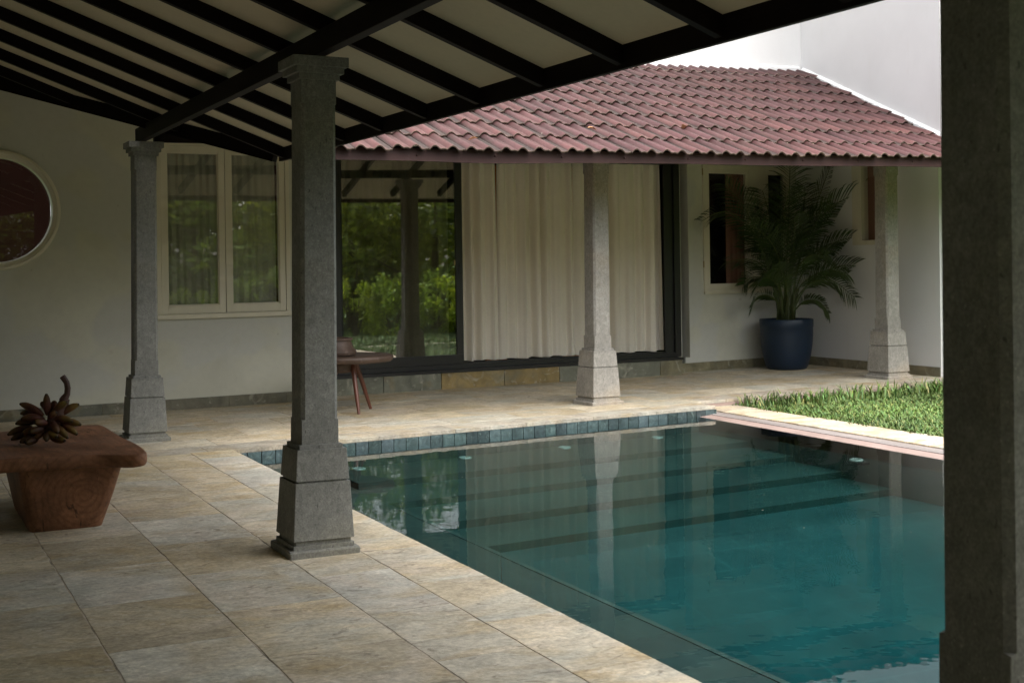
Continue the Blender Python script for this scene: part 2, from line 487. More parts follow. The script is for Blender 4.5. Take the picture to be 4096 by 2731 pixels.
# wing rows (parallel to the far pool edge)
rows = [0, .36, .80, 1.35, 1.9, 2.45, 3.0, 3.55, 4.1]
for j in range(len(rows) - 1):
    t0, t1 = rows[j], rows[j + 1]
    xr = 7.72 if j < 1 else (7.80 if j < 2 else 11.9)
    x = -.55 - rnd.random() * .7
    while x < xr:
        x1 = min(x + .757, xr); xa = max(x, -.55)
        if x1 - xa > .06:
            base = lambda xx, t: 10.66 + WS * (xx - 2.625) + t
            if xa < PX0 and j == 0: pass
            if j == 1:      # the second row steps back where the lawn begins
                if xa < 7.7: slab([(xa, base(xa, t0)), (x1, base(x1, t0)), (x1, base(x1, t1)), (xa, base(xa, t1))])
            else:
                ylim = 15.2
                slab([(xa, base(xa, t0)), (x1, base(x1, t0)), (x1, min(ylim, base(x1, t1))), (xa, min(ylim, base(xa, t1)))],
                     col=(.36, .33, .27) if j == 0 else None)
        x += .757
# lawn side of the wing: one extra row of slabs between the pool corner and the side wall
for x in np.arange(7.80, 11.8, .757):
    x1 = min(x + .757, 11.86)
    slab([(x, 11.60 + .105 * (x - 7.83)), (x1, 11.60 + .105 * (x1 - 7.83)), (x1, 10.66 + WS * (x1 - 2.625) + .80), (x, 10.66 + WS * (x - 2.625) + .80)], col=(.36, .31, .25))
# near wing floor, beside and behind the camera
for jy, (ya, yb) in enumerate([(.6, PY0)]):
    x = PX0 - (.3 * jy) % .757
    while x < 8.2:
        xa = max(x, PX0); x1 = min(8.26, x + .757)
        slab([(xa, ya), (x1, ya), (x1, yb), (xa, yb)])
        x += .757
struct('stone_floor', fl, M['sandstone'], bevel=.0025)
gr = MB()
gr.prism([(-.6, -2.45), (PX0 - .012, -2.45), (PX0 - .012, 10.67), (-.6, 10.4)], -.2, -.0022)
gr.prism([(PX0 - .012, .58), (8.25, .58), (8.25, PY0 - .012), (PX0 - .012, PY0 - .012)], -.2, -.0022)
gr.prism([(-.6, 10.402), (PX0 - .014, pool_far(PX0) + .014), (7.7, pool_far(7.7) + .014), (7.7, 15.1), (-.6, 15.1)], -.2, -.0022)
gr.prism([(7.702, 11.62), (11.88, 12.05), (11.88, 15.1), (7.702, 15.1)], -.2, -.0022)
struct('floor_bed', gr, M['grout'])
# pink washed riser on the lawn side
rs = MB()
rs.prism([(7.702, pool_far(7.7) + .02), (7.79, 11.585), (11.9, 12.018), (11.9, 12.048), (7.76, 11.612), (7.702, 11.6)], -.3, -.037)
struct('step_riser', rs, M['pinkwash'])

# pool shell
ps = MB()
ps.cur = (1, 1, 1)
FL1, FL2 = -.462, -.95
yy = [PY0, 5.0, 7.6]
X0, X1 = PX0 + .012, PX1
ps.poly([(X0, PY0, FL2), (X1, PY0, FL2), (X1, 5.2, FL2), (X0, 5.2, FL2)])
ps.poly([(X0, 5.2, FL2), (X1, 5.2, FL2), (X1, 7.7, FL1), (X0, 7.7, FL1)])
ps.poly([(X0, 7.7, FL1), (X1, 7.7, FL1), (X1, 11.3, FL1), (X0, 10.7, FL1)])
ps.poly([(X0, PY0, -.04), (X0, PY0, FL2 - .1), (X0, 10.7, FL2 - .1), (X0, 10.7, -.04)])
ps.poly([(X1, PY0, -.1), (X1, 11.3, -.1), (X1, 11.3, FL2 - .1), (X1, PY0, FL2 - .1)])
ps.poly([(X0, PY0, -.04), (X1, PY0, -.04), (X1, PY0, FL2 - .1), (X0, PY0, FL2 - .1)])
ps.poly([(X0, pool_far(X0) + .012, -.04), (X0, pool_far(X0) + .012, -.7), (7.74, pool_far(7.74) + .012, -.7), (7.74, pool_far(7.74) + .012, -.04)])
# steps down from the far wall, and the bench along the left edge
BX = 3.46
for k, (yl, z) in enumerate([(9.90, -.25), (9.22, -.302), (8.55, -.352), (7.93, -.408)]):
    ps.cur = (.92, .86, .80)
    ya = lambda x, yl=yl: yl + .085 * (x - 2.63)
    top = (11.0, 9.93, 9.25, 8.58)[k]
    yb = lambda x, top=top, k=k: (pool_far(x) if k == 0 else top + .085 * (x - 2.63))
    ps.prism([(BX, ya(BX)), (X1, ya(X1)), (X1, yb(X1)), (BX, yb(BX))], FL2, z)
ps.cur = (.82, .82, .8)
ps.prism([(X0 + .001, PY0 + .01), (BX - .03, PY0 + .01), (BX - .001, 10.74), (X0 + .001, 10.66)], FL2, -.30)
ps.cur = (1.15, 1.15, 1.1)  # paler strip paints a highlight along the bench edge
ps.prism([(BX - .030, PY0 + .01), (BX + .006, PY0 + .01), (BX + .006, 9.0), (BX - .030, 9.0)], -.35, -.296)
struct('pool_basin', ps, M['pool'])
# blue green tile band at the waterline
tb = MB()
x = PX0 + .002
while x < 7.73:
    x1 = min(x + .121, 7.735)
    k = rnd.uniform(.6, 1.3)
    tb.cur = (.060 * k, .088 * k * rnd.uniform(.95, 1.05), .092 * k)
    d = rnd.uniform(0, .003)
    a, b = x + .003, x1 - .003
    tb.prism([(a, pool_far(a) + .001 - d), (b, pool_far(b) + .001 - d), (b, pool_far(b) + .012), (a, pool_far(a) + .012)], -.145, -.038)
    x += .121
y = PY0
while y < 10.6:
    k = rnd.uniform(.6, 1.3); tb.cur = (.060 * k, .088 * k, .092 * k)
    tb.prism([(X0 - .0005, y + .003), (X0 + .006, y + .003), (X0 + .006, y + .118), (X0 - .0005, y + .118)], -.145, -.038)
    y += .121
struct('pool_tile_band', tb, M['ptile'], bevel=.0015)
# right hand coping
cp = MB()
cp.prism([(7.5, PY0), (7.652, PY0), (7.652, 11.58), (7.5, 11.13)], lambda x, y: -.2, lambda x, y: -.100 if x < 7.6 else -.088)
struct('pool_lip', cp, M['pinkwash'])
cp = MB()
cp.prism([(7.654, PY0), (7.822, PY0), (7.822, 11.6), (7.654, 11.57)], -.2, -.082)
struct('grey_coping', cp, M['wetstone'])
cp = MB()
y = PY0 + .01
while y < 11.6:
    y1 = min(y + rnd.choice((.62, .76, .9)), 11.64)
    k = rnd.uniform(.92, 1.08); cp.cur = (.60 * k, .50 * k, .36 * k)
    j = rnd.uniform(-.01, .012)
    cp.prism([(7.826, y + .003), (8.29 + j, y + .003), (8.29 + rnd.uniform(-.012, .012), y1 - .003), (7.826, y1 - .003)], -.2, -.068 + rnd.uniform(-.002, .002))
    y = y1
struct('cream_coping', cp, M['sandstone'], bevel=.004)
wtr = MB()
wtr.prism([(X0 + .0015, PY0 + .002), (PX1 - .0015, PY0 + .002), (PX1 - .0015, pool_far(PX1) + .008), (X0 + .0015, pool_far(X0) + .008)], FL2 - .05, WATER)
struct('water', wtr, M['water'])

# ------------------------------------------------------------------ stone columns
def ring8(a, c, z):
    return [(-a + c, -a, z), (a - c, -a, z), (a, -a + c, z), (a, a - c, z), (a - c, a, z), (-a + c, a, z), (-a, a - c, z), (-a, -a + c, z)]


def make_column():
    t = thing('stone_column', '', 'column', group='granite columns round the pool')
    b = MB(); e = .003
    b.loft([ring8(a, c, z) for a, c, z in [(.187, .006, -.01), (.188, .006, .028), (.184, .012, .036), (.163, e, .0365), (.163, e, .058), (.149, e, .0585), (.149, e, .082),
                                            (.163, e, .0825), (.147, e, .374), (.133, e, .3745), (.132, e, .384), (.1435, e, .3845), (.1335, e, .543), (.117, e, .5435), (.117, e, .5655), (.105, e, .566)]])
    b.build('base', M['granite'], t)
    s = MB()
    s.loft([ring8(a, c, z) for a, c, z in [(.100, .002, .566), (.099, .002, .692), (.0985, .018, .696), (.0945, .018, 2.335), (.095, .002, 2.340), (.0945, .002, 2.4685)]])
    s.build('shaft', M['granite'], t)
    k = MB()
    k.loft([ring8(a, e, z) for a, e, z in [(.094, .002, 2.462), (.110, .0015, 2.4625), (.110, .002, 2.4935), (.129, .0015, 2.494), (.129, .002, 2.5275), (.148, .002, 2.528), (.148, .003, 2.5785)]])
    k.build('capital', M['granite'], t)
    return t


col0 = make_column()
COLS = [((2.075, 6.693), 1.0, 0, .0116, 'dark grey granite column with square capital standing at the pool corner, nearest whole one', False),
        ((2.105, 11.67), 1.0, 0, .0095, 'grey granite column in the shade in front of the casement window', False),
        ((6.815, 12.0), 1.04, R(4), .006, 'pale granite column in front of the linen curtains', True),
        ((11.22, 12.53), 1.1, R(4), .003, 'pale weathered granite column beside the lawn and the palm', True),
        ((2.14, 2.04), 1.0, 0, .004, 'dark blurred column filling the right edge, closest to the viewer', False)]
for i, ((x, y), s_, rz, lean, lab, warm) in enumerate(COLS):
    o = col0 if i == 0 else copy_tree(col0)
    o.location = (x, y, 0); o.rotation_euler = (0, lean, rz); o.scale = (s_, s_, (1, 1, 1.03, 1.065, 1)[i])
    o['label'] = lab
    if warm:
        for c in kids(o):
            c.data = c.data.copy(); c.data.materials[0] = M['granite_lit']

# ------------------------------------------------------------------ left verandah roof
zrb = lambda x: 2.705 - SL * (x - 2.06)          # underside of the rafters
FX, FY = 2.97, 10.4                               # inner corner of the eaves
vr = thing('verandah_roof', 'dark verandah roof overhead with brown rafters, beam and cream ceiling boards', 'roof')
b = MB(); b.box(2.072, 2.138, -2.5, 11.74, 2.583, 2.703); b.build('beam', M['dark_steel'], vr, bevel=.004)
b = MB(); b.prism([(FX, -2.5), (FX + .03, -2.5), (FX + .03, FY - .01), (FX, FY)], 2.338, 2.452); b.build('fascia', M['dark_steel'], vr, bevel=.003)
b = MB()
cz = lambda x, y: zrb(x) + .088
b.prism([(-.62, -2.6), (FX - .001, -2.6), (FX - .001, FY), (-.62, FY + FX + .62)], cz, lambda x, y: cz(x, y) + .03)
b.build('ceiling', M['ceiling'], vr)
b = MB()
b.prism([(-.7, -2.7), (FX + .06, -2.7), (FX + .06, FY - .06), (-.7, FY + FX + .62)], lambda x, y: cz(x, y) + .031, lambda x, y: cz(x, y) + .10)
b.build('tile_cover', M['rtile'], vr)
k = -15
while True:
    y = 8.765 + .755 * k
    k += 1
    if y > 13.6: break
    if y < -2.5: continue
    xe = FX - .002 if y < FY else FX - (y - FY) - .05
    b = MB()
    b.bar((-.6, y, zrb(-.6)), (xe, y, zrb(xe)), .05, .095 * math.cos(math.atan(SL)), (0, 0, 1))
    b.build('rafter', M['dark_steel'], vr, bevel=.003)
b = MB()
b.bar((FX - .03, FY + .03, zrb(FX - .03) - .03), (-.62, FY + FX + .62, zrb(-.62) - .03), .075, .12)
b.build('valley_beam', M['dark_steel'], vr)

# ------------------------------------------------------------------ wing roof with clay tiles
eave_y = lambda x: 10.36 + .03 * (x - 3.6)
tr = thing('tiled_roof', 'maroon clay tiled roof of the wing across the pool with a brown fascia', 'roof')
tz0 = lambda x, y: 2.449 + SL * (y - 10.4)
fz0 = lambda x: 2.359 + .0115 * (x - 3)
b = MB()
n = 40
prev = None
for i in range(n):
    xa = FX + .032 + (12.5 - FX - .032) * i / n; xb = FX + .032 + (12.5 - FX - .032) * (i + 1) / n
    sg = lambda x: -.012 * math.exp(-((x - 4.9) / .5) ** 2) + .003 * math.sin(2.1 * x)
    b.hexa([(xa, eave_y(xa) + .09, fz0(xa) + sg(xa)), (xb, eave_y(xb) + .09, fz0(xb) + sg(xb)), (xb, eave_y(xb) + .115, fz0(xb) + sg(xb)), (xa, eave_y(xa) + .115, fz0(xa) + sg(xa))],
           [(xa, eave_y(xa) + .09, fz0(xa) + .108), (xb, eave_y(xb) + .09, fz0(xb) + .108), (xb, eave_y(xb) + .115, fz0(xb) + .108), (xa, eave_y(xa) + .115, fz0(xa) + .108)])
b.build('fascia', M['fascia'], tr)
b = MB()
for i in range(n):
    xa = FX + .08 + (12.4 - FX - .08) * i / n; xb = FX + .08 + (12.4 - FX - .08) * (i + 1) / n
    b.prism([(xa, eave_y(xa) + .135), (xb, eave_y(xb) + .135), (xb, eave_y(xb) + .165), (xa, eave_y(xa) + .165)], lambda x, y: fz0(x) + .06, lambda x, y: tz0(x, y))
b.build('eave_light_block', M['dark_steel'], tr)  # added strip that stops light showing through the arches of the tile tips
for x in (3.45, 4.2, 4.95, 5.63, 6.3, 7.02, 7.7, 8.42, 9.15, 9.9):
    b = MB()
    b.lathe([(.011, 0), (.011, .004), (.006, .008), (.001, .009)], seg=10)
    o = b.build('screw', M['fascia'], tr, smooth=True)
    o.location = (x, eave_y(x) + .09, fz0(x) + .05 + .005 * math.sin(9 * x)); o.rotation_euler = (R(90), 0, 0)
b = MB()
wz = lambda x, y: 2.382 + SL * (y - 10.4)
b.prism([(FX + .03, FY + .10), (12.5, eave_y(12.5) + .12), (12.5, 15.2), (-.62, 15.2), (-.62, FY + FX + .7)], lambda x, y: wz(x, y), lambda x, y: wz(x, y) + .02)
b.build('ceiling', M['ceiling'], tr)
b = MB(); b.prism([(2.23, 11.70), (11.6, 12.56), (11.6, 12.626), (2.23, 11.766)], lambda x, y: 2.59 + .018 * (x - 2.2), lambda x, y: 2.70 + .018 * (x - 2.2)); b.build('beam', M['dark_steel'], tr)
for x in np.arange(3.3, 12.4, .75):
    b = MB()
    y0 = eave_y(x) + .42
    b.bar((x, y0, wz(x, y0) - .088), (x, 14.1, wz(x, 14.1) - .088), .05, .085)
    b.build('rafter', M['dark_steel'], tr)
# clay tiles: double roll profile, nine courses
TW, TC = .3405, .44
tm = MB()
def prof(u):
    u = u % 1.0
    return .036 * math.sin(math.pi * u / .62) ** .85 if 0 < u < .62 else 0.
def tprof(u):      # one tile: roll, raised pan, roll, low pan with a lip
    return max(prof(u * 2), .011 * math.sin(math.pi * (u - .26) / .28)) if .26 < u < .54 else prof(u * 2)
NS = 22
tz = lambda x, y: 2.455 + SL * (y - 10.4)
side_x = lambda y: 11.047 + (y - 11.406) * (11.592 - 11.047) / (14.594 - 11.406)
for j in range(11):
    nx = int((12.5 - 2.9) / TW)
    for i in range(nx + 1):
        x0 = 2.92 + i * TW
        yt = eave_y(x0 + TW / 2) + TC * j
        yu = yt + TC + .03
        if yt > 15.0: continue
        if x0 + TW < FX + (yt - FY) * -1 : continue
        if yt > 11.5 and x0 > side_x(yt) + .3: continue
        k = rnd.uniform(.88, 1.12); hsh = rnd.uniform(-.07, .07)
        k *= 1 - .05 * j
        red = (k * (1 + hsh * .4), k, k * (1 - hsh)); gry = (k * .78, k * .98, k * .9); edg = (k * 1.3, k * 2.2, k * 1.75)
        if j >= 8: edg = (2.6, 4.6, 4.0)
        dz, dy, rot = rnd.uniform(-.003, .003), rnd.uniform(-.013, .013), rnd.uniform(-.012, .012)
        top, mid, ed, bot = [], [], [], []
        for s_ in range(NS + 1):
            u = s_ / NS
            xx = x0 + .0055 + (TW - .011) * u
            pz = tprof(u) + (.006 if u > .95 else 0)
            y_ = yt + dy + rot * (u - .5)
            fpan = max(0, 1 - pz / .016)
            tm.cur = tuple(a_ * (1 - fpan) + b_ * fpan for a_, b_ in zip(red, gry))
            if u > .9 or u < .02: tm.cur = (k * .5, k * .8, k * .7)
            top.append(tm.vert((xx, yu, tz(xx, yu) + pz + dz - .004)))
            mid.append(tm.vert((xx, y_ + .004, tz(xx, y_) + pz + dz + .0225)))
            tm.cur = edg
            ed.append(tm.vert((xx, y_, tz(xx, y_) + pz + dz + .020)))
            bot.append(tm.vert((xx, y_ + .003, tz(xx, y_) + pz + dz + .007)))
        for s_ in range(NS):
            tm.f.append([mid[s_], mid[s_ + 1], top[s_ + 1], top[s_]])
            tm.f.append([ed[s_], ed[s_ + 1], mid[s_ + 1], mid[s_]])
            tm.f.append([bot[s_], bot[s_ + 1], ed[s_ + 1], ed[s_]])
        tm.cur = gry
        xx = x0 + .0055
        a = tm.vert((xx, yu, tz(xx, yu) - .02)); tm.f.append([bot[0], ed[0], mid[0], top[0], a])
        xx = x0 + TW - .0055
        a = tm.vert((xx, yu, tz(xx, yu) - .02)); tm.f.append([ed[-1], bot[-1], a, top[-1], mid[-1]])
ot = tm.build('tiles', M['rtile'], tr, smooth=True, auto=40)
so = ot.modifiers.new('thickness', 'SOLIDIFY'); so.thickness = .006; so.offset = -1
b = MB()
pts = [(3.2, 13.80)] + [(x, 14.344 + .096 * (x - 8.98)) for x in np.arange(3.6, 11.5, .3)]
b2 = MB()
last = None
def fillet(p, q, side):
    (xa, ya), (xb, yb) = p, q
    ja, jb = rnd.uniform(.0, .006), rnd.uniform(.0, .006)
    sx, sy = side
    za, zb = tz(xa, ya) + .02, tz(xb, yb) + .02
    b2.hexa([(xa - sx * .05, ya - sy * .05, za - .06), (xb - sx * .05, yb - sy * .05, zb - .06), (xb, yb, zb - .06), (xa, ya, za - .06)],
            [(xa - sx * .045, ya - sy * .045, za + .012 + ja), (xb - sx * .045, yb - sy * .045, zb + .02 + jb), (xb, yb, zb + .045 + jb), (xa, ya, za + .045 + ja)])
px_ = np.arange(3.5, 11.6, .12)
for xa, xb in zip(px_, px_[1:]):
    fillet((xa, 14.344 + .096 * (xa - 8.98) + .002), (xb, 14.344 + .096 * (xb - 8.98) + .002), (0, 1))
py_ = np.arange(11.42, 14.55, .12)
for ya, yb in zip(py_, py_[1:]):
    fillet((side_x(yb) + .002, yb), (side_x(ya) + .002, ya), (1, 0))
b2.build('mortar_fillet', M['white_plaster'], tr)

# ------------------------------------------------------------------ walls
def wall_cells(mb, yf, x0, x1, z0, z1, th, holes):
    """wall whose face follows y = yf(x); holes are (xa, xb, za, zb); th is the depth behind the face"""
    xs_ = sorted({x0, x1, *[h[0] for h in holes], *[h[1] for h in holes]})
    zs_ = sorted({z0, z1, *[h[2] for h in holes], *[h[3] for h in holes]})
    inside = lambda x, z: any(h[0] < x < h[1] and h[2] < z < h[3] for h in holes)
    P = lambda x, z, d: (XM(yf, x), yf(x) + d, z)
    for a, b_ in zip(xs_, xs_[1:]):
        for c, d in zip(zs_, zs_[1:]):
            if inside((a + b_) / 2, (c + d) / 2): continue
            mb.poly([P(a, c, 0), P(b_, c, 0), P(b_, d, 0), P(a, d, 0)])
            mb.poly([P(a, c, th), P(a, d, th), P(b_, d, th), P(b_, c, th)])
    for xa, xb, za, zb in holes:
        mb.poly([P(xa, za, 0), P(xa, zb, 0), P(xa, zb, th), P(xa, za, th)])
        mb.poly([P(xb, za, 0), P(xb, za, th), P(xb, zb, th), P(xb, zb, 0)])
        mb.poly([P(xa, za, 0), P(xa, za, th), P(xb, za, th), P(xb, za, 0)])
        mb.poly([P(xa, zb, 0), P(xb, zb, 0), P(xb, zb, th), P(xa, zb, th)])
    mb.poly([P(x0, z0, 0), P(x0, z1, 0), P(x0, z1, th), P(x0, z0, th)])
    mb.poly([P(x1, z0, 0), P(x1, z0, th), P(x1, z1, th), P(x1, z1, 0)])


def ybox(mb, yf, xa, xb, za, zb, d0, d1):
    ya_, yb_ = yf(xa), yf(xb)
    xa, xb = XM(yf, xa), XM(yf, xb)
    mb.hexa([(xa, ya_ + d0, za), (xb, yb_ + d0, za), (xb, yb_ + d1, za), (xa, ya_ + d1, za)],
            [(xa, ya_ + d0, zb), (xb, yb_ + d0, zb), (xb, yb_ + d1, zb), (xa, ya_ + d1, zb)])


def frame(mb, yf, xa, xb, za, zb, wd_, d0, d1, wb=None):
    wb = wb or wd_
    ybox(mb, yf, xa, xa + wd_, za, zb, d0, d1)
    ybox(mb, yf, xb - wd_, xb, za, zb, d0, d1)
    ybox(mb, yf, xa + wd_, xb - wd_, zb - wd_, zb, d0 + .001, d1 - .001)
    ybox(mb, yf, xa + wd_, xb - wd_, za, za + wb, d0 + .001, d1 - .001)


def drape(mb, yf, xa, xb, za, zb, d, amp, wl, seed, flare=0.):
    r_ = random.Random(seed)
    n_ = max(12, int((xb - xa) / .012))
    ph = [r_.uniform(0, 6.28) for _ in range(6)]
    nz_ = 14
    grid = []
    for iz in range(nz_ + 1):
        t = iz / nz_
        row = []
        for ix in range(n_ + 1):
            u = ix / n_
            x_ = xa + (xb - xa) * u + flare * (1 - t) * (u - .5)
            q = x_ / wl * 6.283
            a = amp * (.7 + .3 * math.sin(q * .23 + ph[3]))
            dd = a * math.sin(q + .7 * math.sin(q * .37 + ph[0]) + ph[1] + .25 * t) + .22 * a * math.sin(2.3 * q + ph[2]) + .012 * math.sin(3 * t + ph[4]) * (1 - t)
            zz = za + (zb - za) * t + (.006 * math.sin(q * .5 + ph[5]) if iz == 0 else 0)
            row.append(mb.vert((XM(yf, x_), yf(x_) + d + dd, zz)))
        grid.append(row)
    for a, b_ in zip(grid, grid[1:]):
        for i in range(n_):
            mb.f.append([a[i], a[i + 1], b_[i + 1], b_[i]])


# end wall with casement and round window
ew = thing('house_wall', 'shaded cream wall with a round window and a double casement, ending the verandah', 'wall')
RC, RZ, RR = 1.11, 2.08, .535
b = MB()
wall_cells(b, end_y, -.62, 4.5, -.05, 4.3, .22, [(2.68, 4.085, .99, 2.80), (RC - .62, RC + .62, RZ - .62, RZ + .62)])
# round hole inside the square one
N = 64
sq, ci = [], []
for i in range(N):
    t = 2 * math.pi * i / N
    c_, s_ = math.cos(t), math.sin(t)
    m_ = .62 / max(abs(c_), abs(s_))
    sq.append((RC + c_ * m_, RZ + s_ * m_)); ci.append((RC + c_ * RR, RZ + s_ * RR))
for i in range(N):
    j = (i + 1) % N
    P = lambda q, d: (q[0], end_y(q[0]) + d, q[1])
    b.poly([P(sq[i], 0), P(sq[j], 0), P(ci[j], 0), P(ci[i], 0)][::-1])
    b.poly([P(ci[i], 0), P(ci[j], 0), P(ci[j], .22), P(ci[i], .22)])
b.build('wall', M['plaster'], ew)
b = MB()
xx = -.6
while xx < 4.4:
    x1 = min(xx + rnd.uniform(.55, .75), 4.48)
    k = rnd.uniform(.85, 1.1); b.cur = rnd.choice([(.13 * k, .13 * k, .10 * k), (.16 * k, .15 * k, .11 * k), (.19 * k, .155 * k, .09 * k)])
    ybox(b, end_y, xx + .001, x1 - .001, -.01, .115, -.016, -.001)
    xx = x1
b.build('skirting', M['plinth'], ew, bevel=.002)
# round window: moulding ring, inner frame, pane
b = MB()
ringpts = []
for i in range(N):
    t = 2 * math.pi * i / N
    ringpts.append([(RC + math.cos(t) * r_, end_y(RC + math.cos(t) * r_) + d, RZ + math.sin(t) * r_) for r_, d in
                    [(.592, -.002), (.590, -.038), (.580, -.046), (.560, -.047), (.552, -.040), (.546, -.034), (.522, -.031), (.516, -.026), (.513, .0), (.512, .10)]])
ii = [[b.vert(p) for p in rp] for rp in ringpts]
for i in range(N):
    j = (i + 1) % N
    for q in range(len(ii[0]) - 1):
        b.f.append([ii[i][q], ii[j][q], ii[j][q + 1], ii[i][q + 1]])
rw = b.build('round_window', M['wood_white'], ew, smooth=True, auto=35)
b = MB()
b.loft([[(RC + math.cos(t) * .514, end_y(RC + math.cos(t) * .514) + d, RZ + math.sin(t) * .514) for t in [2 * math.pi * i / N for i in range(N)]] for d in (.07, .076)])
b.build('pane', M['glass_clear'], rw)
# casement
b = MB()
frame(b, end_y, 2.655, 4.105, .955, 2.812, .045, -.022, .07)
ybox(b, end_y, 2.65, 4.11, .948, .998, -.045, -.023)
cs = b.build('casement_window', M['wood_white'], ew, bevel=.003)
for xa, xb in ((2.702, 3.386), (3.392, 4.058)):
    b = MB(); frame(b, end_y, xa, xb, 1.002, 2.765, .068, -.012, .035, .085)
    frame(b, end_y, xa + .068, xb - .068, 1.087, 2.697, .012, .002, .03)
    b.build('sash', M['wood_white'], cs, bevel=.0025)
    b = MB(); ybox(b, end_y, xa + .072, xb - .072, 1.09, 2.69, .012, .017); b.build('pane', M['casement_glass'], cs)
b = MB()
ybox(b, end_y, .45, 1.78, 1.4, 2.75, 1.5, 1.56)
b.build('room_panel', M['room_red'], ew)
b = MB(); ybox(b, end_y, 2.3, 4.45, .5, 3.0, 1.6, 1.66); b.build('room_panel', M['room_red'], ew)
b = MB(); drape(b, end_y, 2.70, 3.33, .95, 2.8, .055, .016, .085, 3); tag(b.build('curtain', M['voile'], smooth=True), 'grey sheer curtain drawn behind the left casement glass', 'curtain', 'sheer curtains in the casement')
b = MB(); drape(b, end_y, 3.42, 3.96, .95, 2.8, .055, .016, .09, 5); tag(b.build('curtain', M['voile'], smooth=True), 'grey sheer curtain behind the right casement glass, not quite reaching the frame', 'curtain', 'sheer curtains in the casement')

# wing wall with the sliding door
ww = thing('house_wall', 'cream wing wall behind the far terrace with a black sliding door and a stone plinth', 'wall')
b = MB()
wall_cells(b, door_y, 4.2, 9.70, -.05, 4.3, .2, [(4.69, 9.69, .222, 2.85)])
b.build('wall', M['plaster'], ww)
b = MB()
wall_cells(b, right_y, 9.685, 11.95, -.05, 4.3, .2, [(10.02, 11.62, 1.03, 2.75)])
b.poly([(9.684, door_y(9.68) , .2), (9.684, right_y(9.684), .2), (9.684, right_y(9.684), 4.3), (9.684, door_y(9.68), 4.3)])
b.build('wall', M['plaster'], ww)
b = MB()
for xa, xb, kd in [(4.15, 5.25, 0), (5.25, 6.0, 0), (6.0, 6.86, 1), (6.86, 7.66, 1), (7.66, 8.5, 0), (8.5, 9.23, 0), (9.23, 9.60, 2)]:
    b.cur = [(.17, .175, .135), (.27, .20, .085), (.2, .18, .11)][kd]
    k = rnd.uniform(.88, 1.1); b.cur = tuple(c * k for c in b.cur)
    ybox(b, plin_y, xa + .003, xb - .003, -.01, .19, 0, .12)
b.build('plinth', M['plinth'], ww, bevel=.004)
b = MB(); ybox(b, plin_y, 4.15, 9.62, .1905, .2215, -.004, .35); b.build('threshold', M['black_alu'], ww)
b = MB()
xx = 9.62
while xx < 11.7:
    x1 = min(xx + rnd.uniform(.45, .75), 11.72)
    k = rnd.uniform(.85, 1.15); b.cur = rnd.choice([(.16 * k, .165 * k, .125 * k), (.20 * k, .18 * k, .11 * k)])
    ybox(b, right_y, xx + .001, x1 - .001, -.01, .118, -.016, -.001)
    xx = x1
b.build('skirting', M['plinth'], ww, bevel=.002)
# sliding door
b = MB()
frame(b, door_y, 4.695, 9.685, .222, 2.84, .10, -.01, .14, .055)
ybox(b, door_y, 9.44, 9.585, .278, 2.74, .02, .05)
ybox(b, door_y, 9.49, 9.56, .278, 2.74, .055, .085)
ybox(b, door_y, 6.2, 9.44, .277, .292, .03, .045); ybox(b, door_y, 6.2, 9.44, .277, .292, .075, .09)
sdoor = b.build('sliding_door', M['black_alu'], ww, bevel=.002)
b = MB(); frame(b, door_y, 4.80, 6.375, .2785, 2.738, .012, -.004, .03, .115)
ybox(b, door_y, 6.282, 6.362, .394, 2.72, -.004, .028)
b.build('sash', M['black_alu'], sdoor, bevel=.002)
b = MB(); ybox(b, door_y, 4.81, 6.283, .39, 2.73, .010, .017); b.build('pane', M['glass'], sdoor)
b = MB(); ybox(b, door_y, 6.325, 6.355, 1.34, 1.50, -.018, -.005); b.build('handle', M['black_alu'], sdoor, bevel=.003)
b = MB(); ybox(b, door_y, 6.262, 6.276, 1.47, 1.53, -.002, .009); b.build('latch', M['brass'], sdoor)
# casement beside the palm
b = MB()
frame(b, right_y, 10.018, 11.60, 1.03, 2.76, .05, -.022, .07); ybox(b, right_y, 10.012, 11.61, 1.022, 1.066, -.04, -.023)
ybox(b, right_y, 10.85, 11.15, 1.07, 2.72, -.02, .06)
cw = b.build('casement_window', M['wood_white'], ww, bevel=.003)
for xa, xb in ((10.068, 10.85), (11.15, 11.56)):
    b = MB(); frame(b, right_y, xa, xb, 1.08, 2.71, .062, -.012, .035, .08); b.build('sash', M['wood_white'], cw, bevel=.0025)
    b = MB(); ybox(b, right_y, xa + .064, xb - .064, 1.165, 2.64, .012, .017); b.build('pane', M['glass_clear'], cw)
for z in (1.38, 2.62):
    b = MB(); ybox(b, right_y, 10.008, 10.017, z, z + .09, -.03, -.012); b.build('hinge', M['brass'], cw)
# rooms behind
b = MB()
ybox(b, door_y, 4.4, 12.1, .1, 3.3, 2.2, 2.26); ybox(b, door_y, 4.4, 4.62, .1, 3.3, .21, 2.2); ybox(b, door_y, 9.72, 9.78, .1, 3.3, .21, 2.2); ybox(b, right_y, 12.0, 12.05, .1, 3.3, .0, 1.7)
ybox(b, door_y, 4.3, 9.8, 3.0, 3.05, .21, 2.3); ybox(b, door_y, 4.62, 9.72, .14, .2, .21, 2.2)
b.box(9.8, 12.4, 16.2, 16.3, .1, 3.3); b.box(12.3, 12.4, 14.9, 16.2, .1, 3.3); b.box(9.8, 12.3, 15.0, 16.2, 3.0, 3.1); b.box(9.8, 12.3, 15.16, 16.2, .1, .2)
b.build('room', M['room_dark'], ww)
b = MB(); ybox(b, door_y, 6.8, 7.1, .2, 2.7, .24, .27); ybox(b, door_y, 7.95, 8.3, .2, 2.7, .24, .27); b.build('inner_door', M['room'], ww)
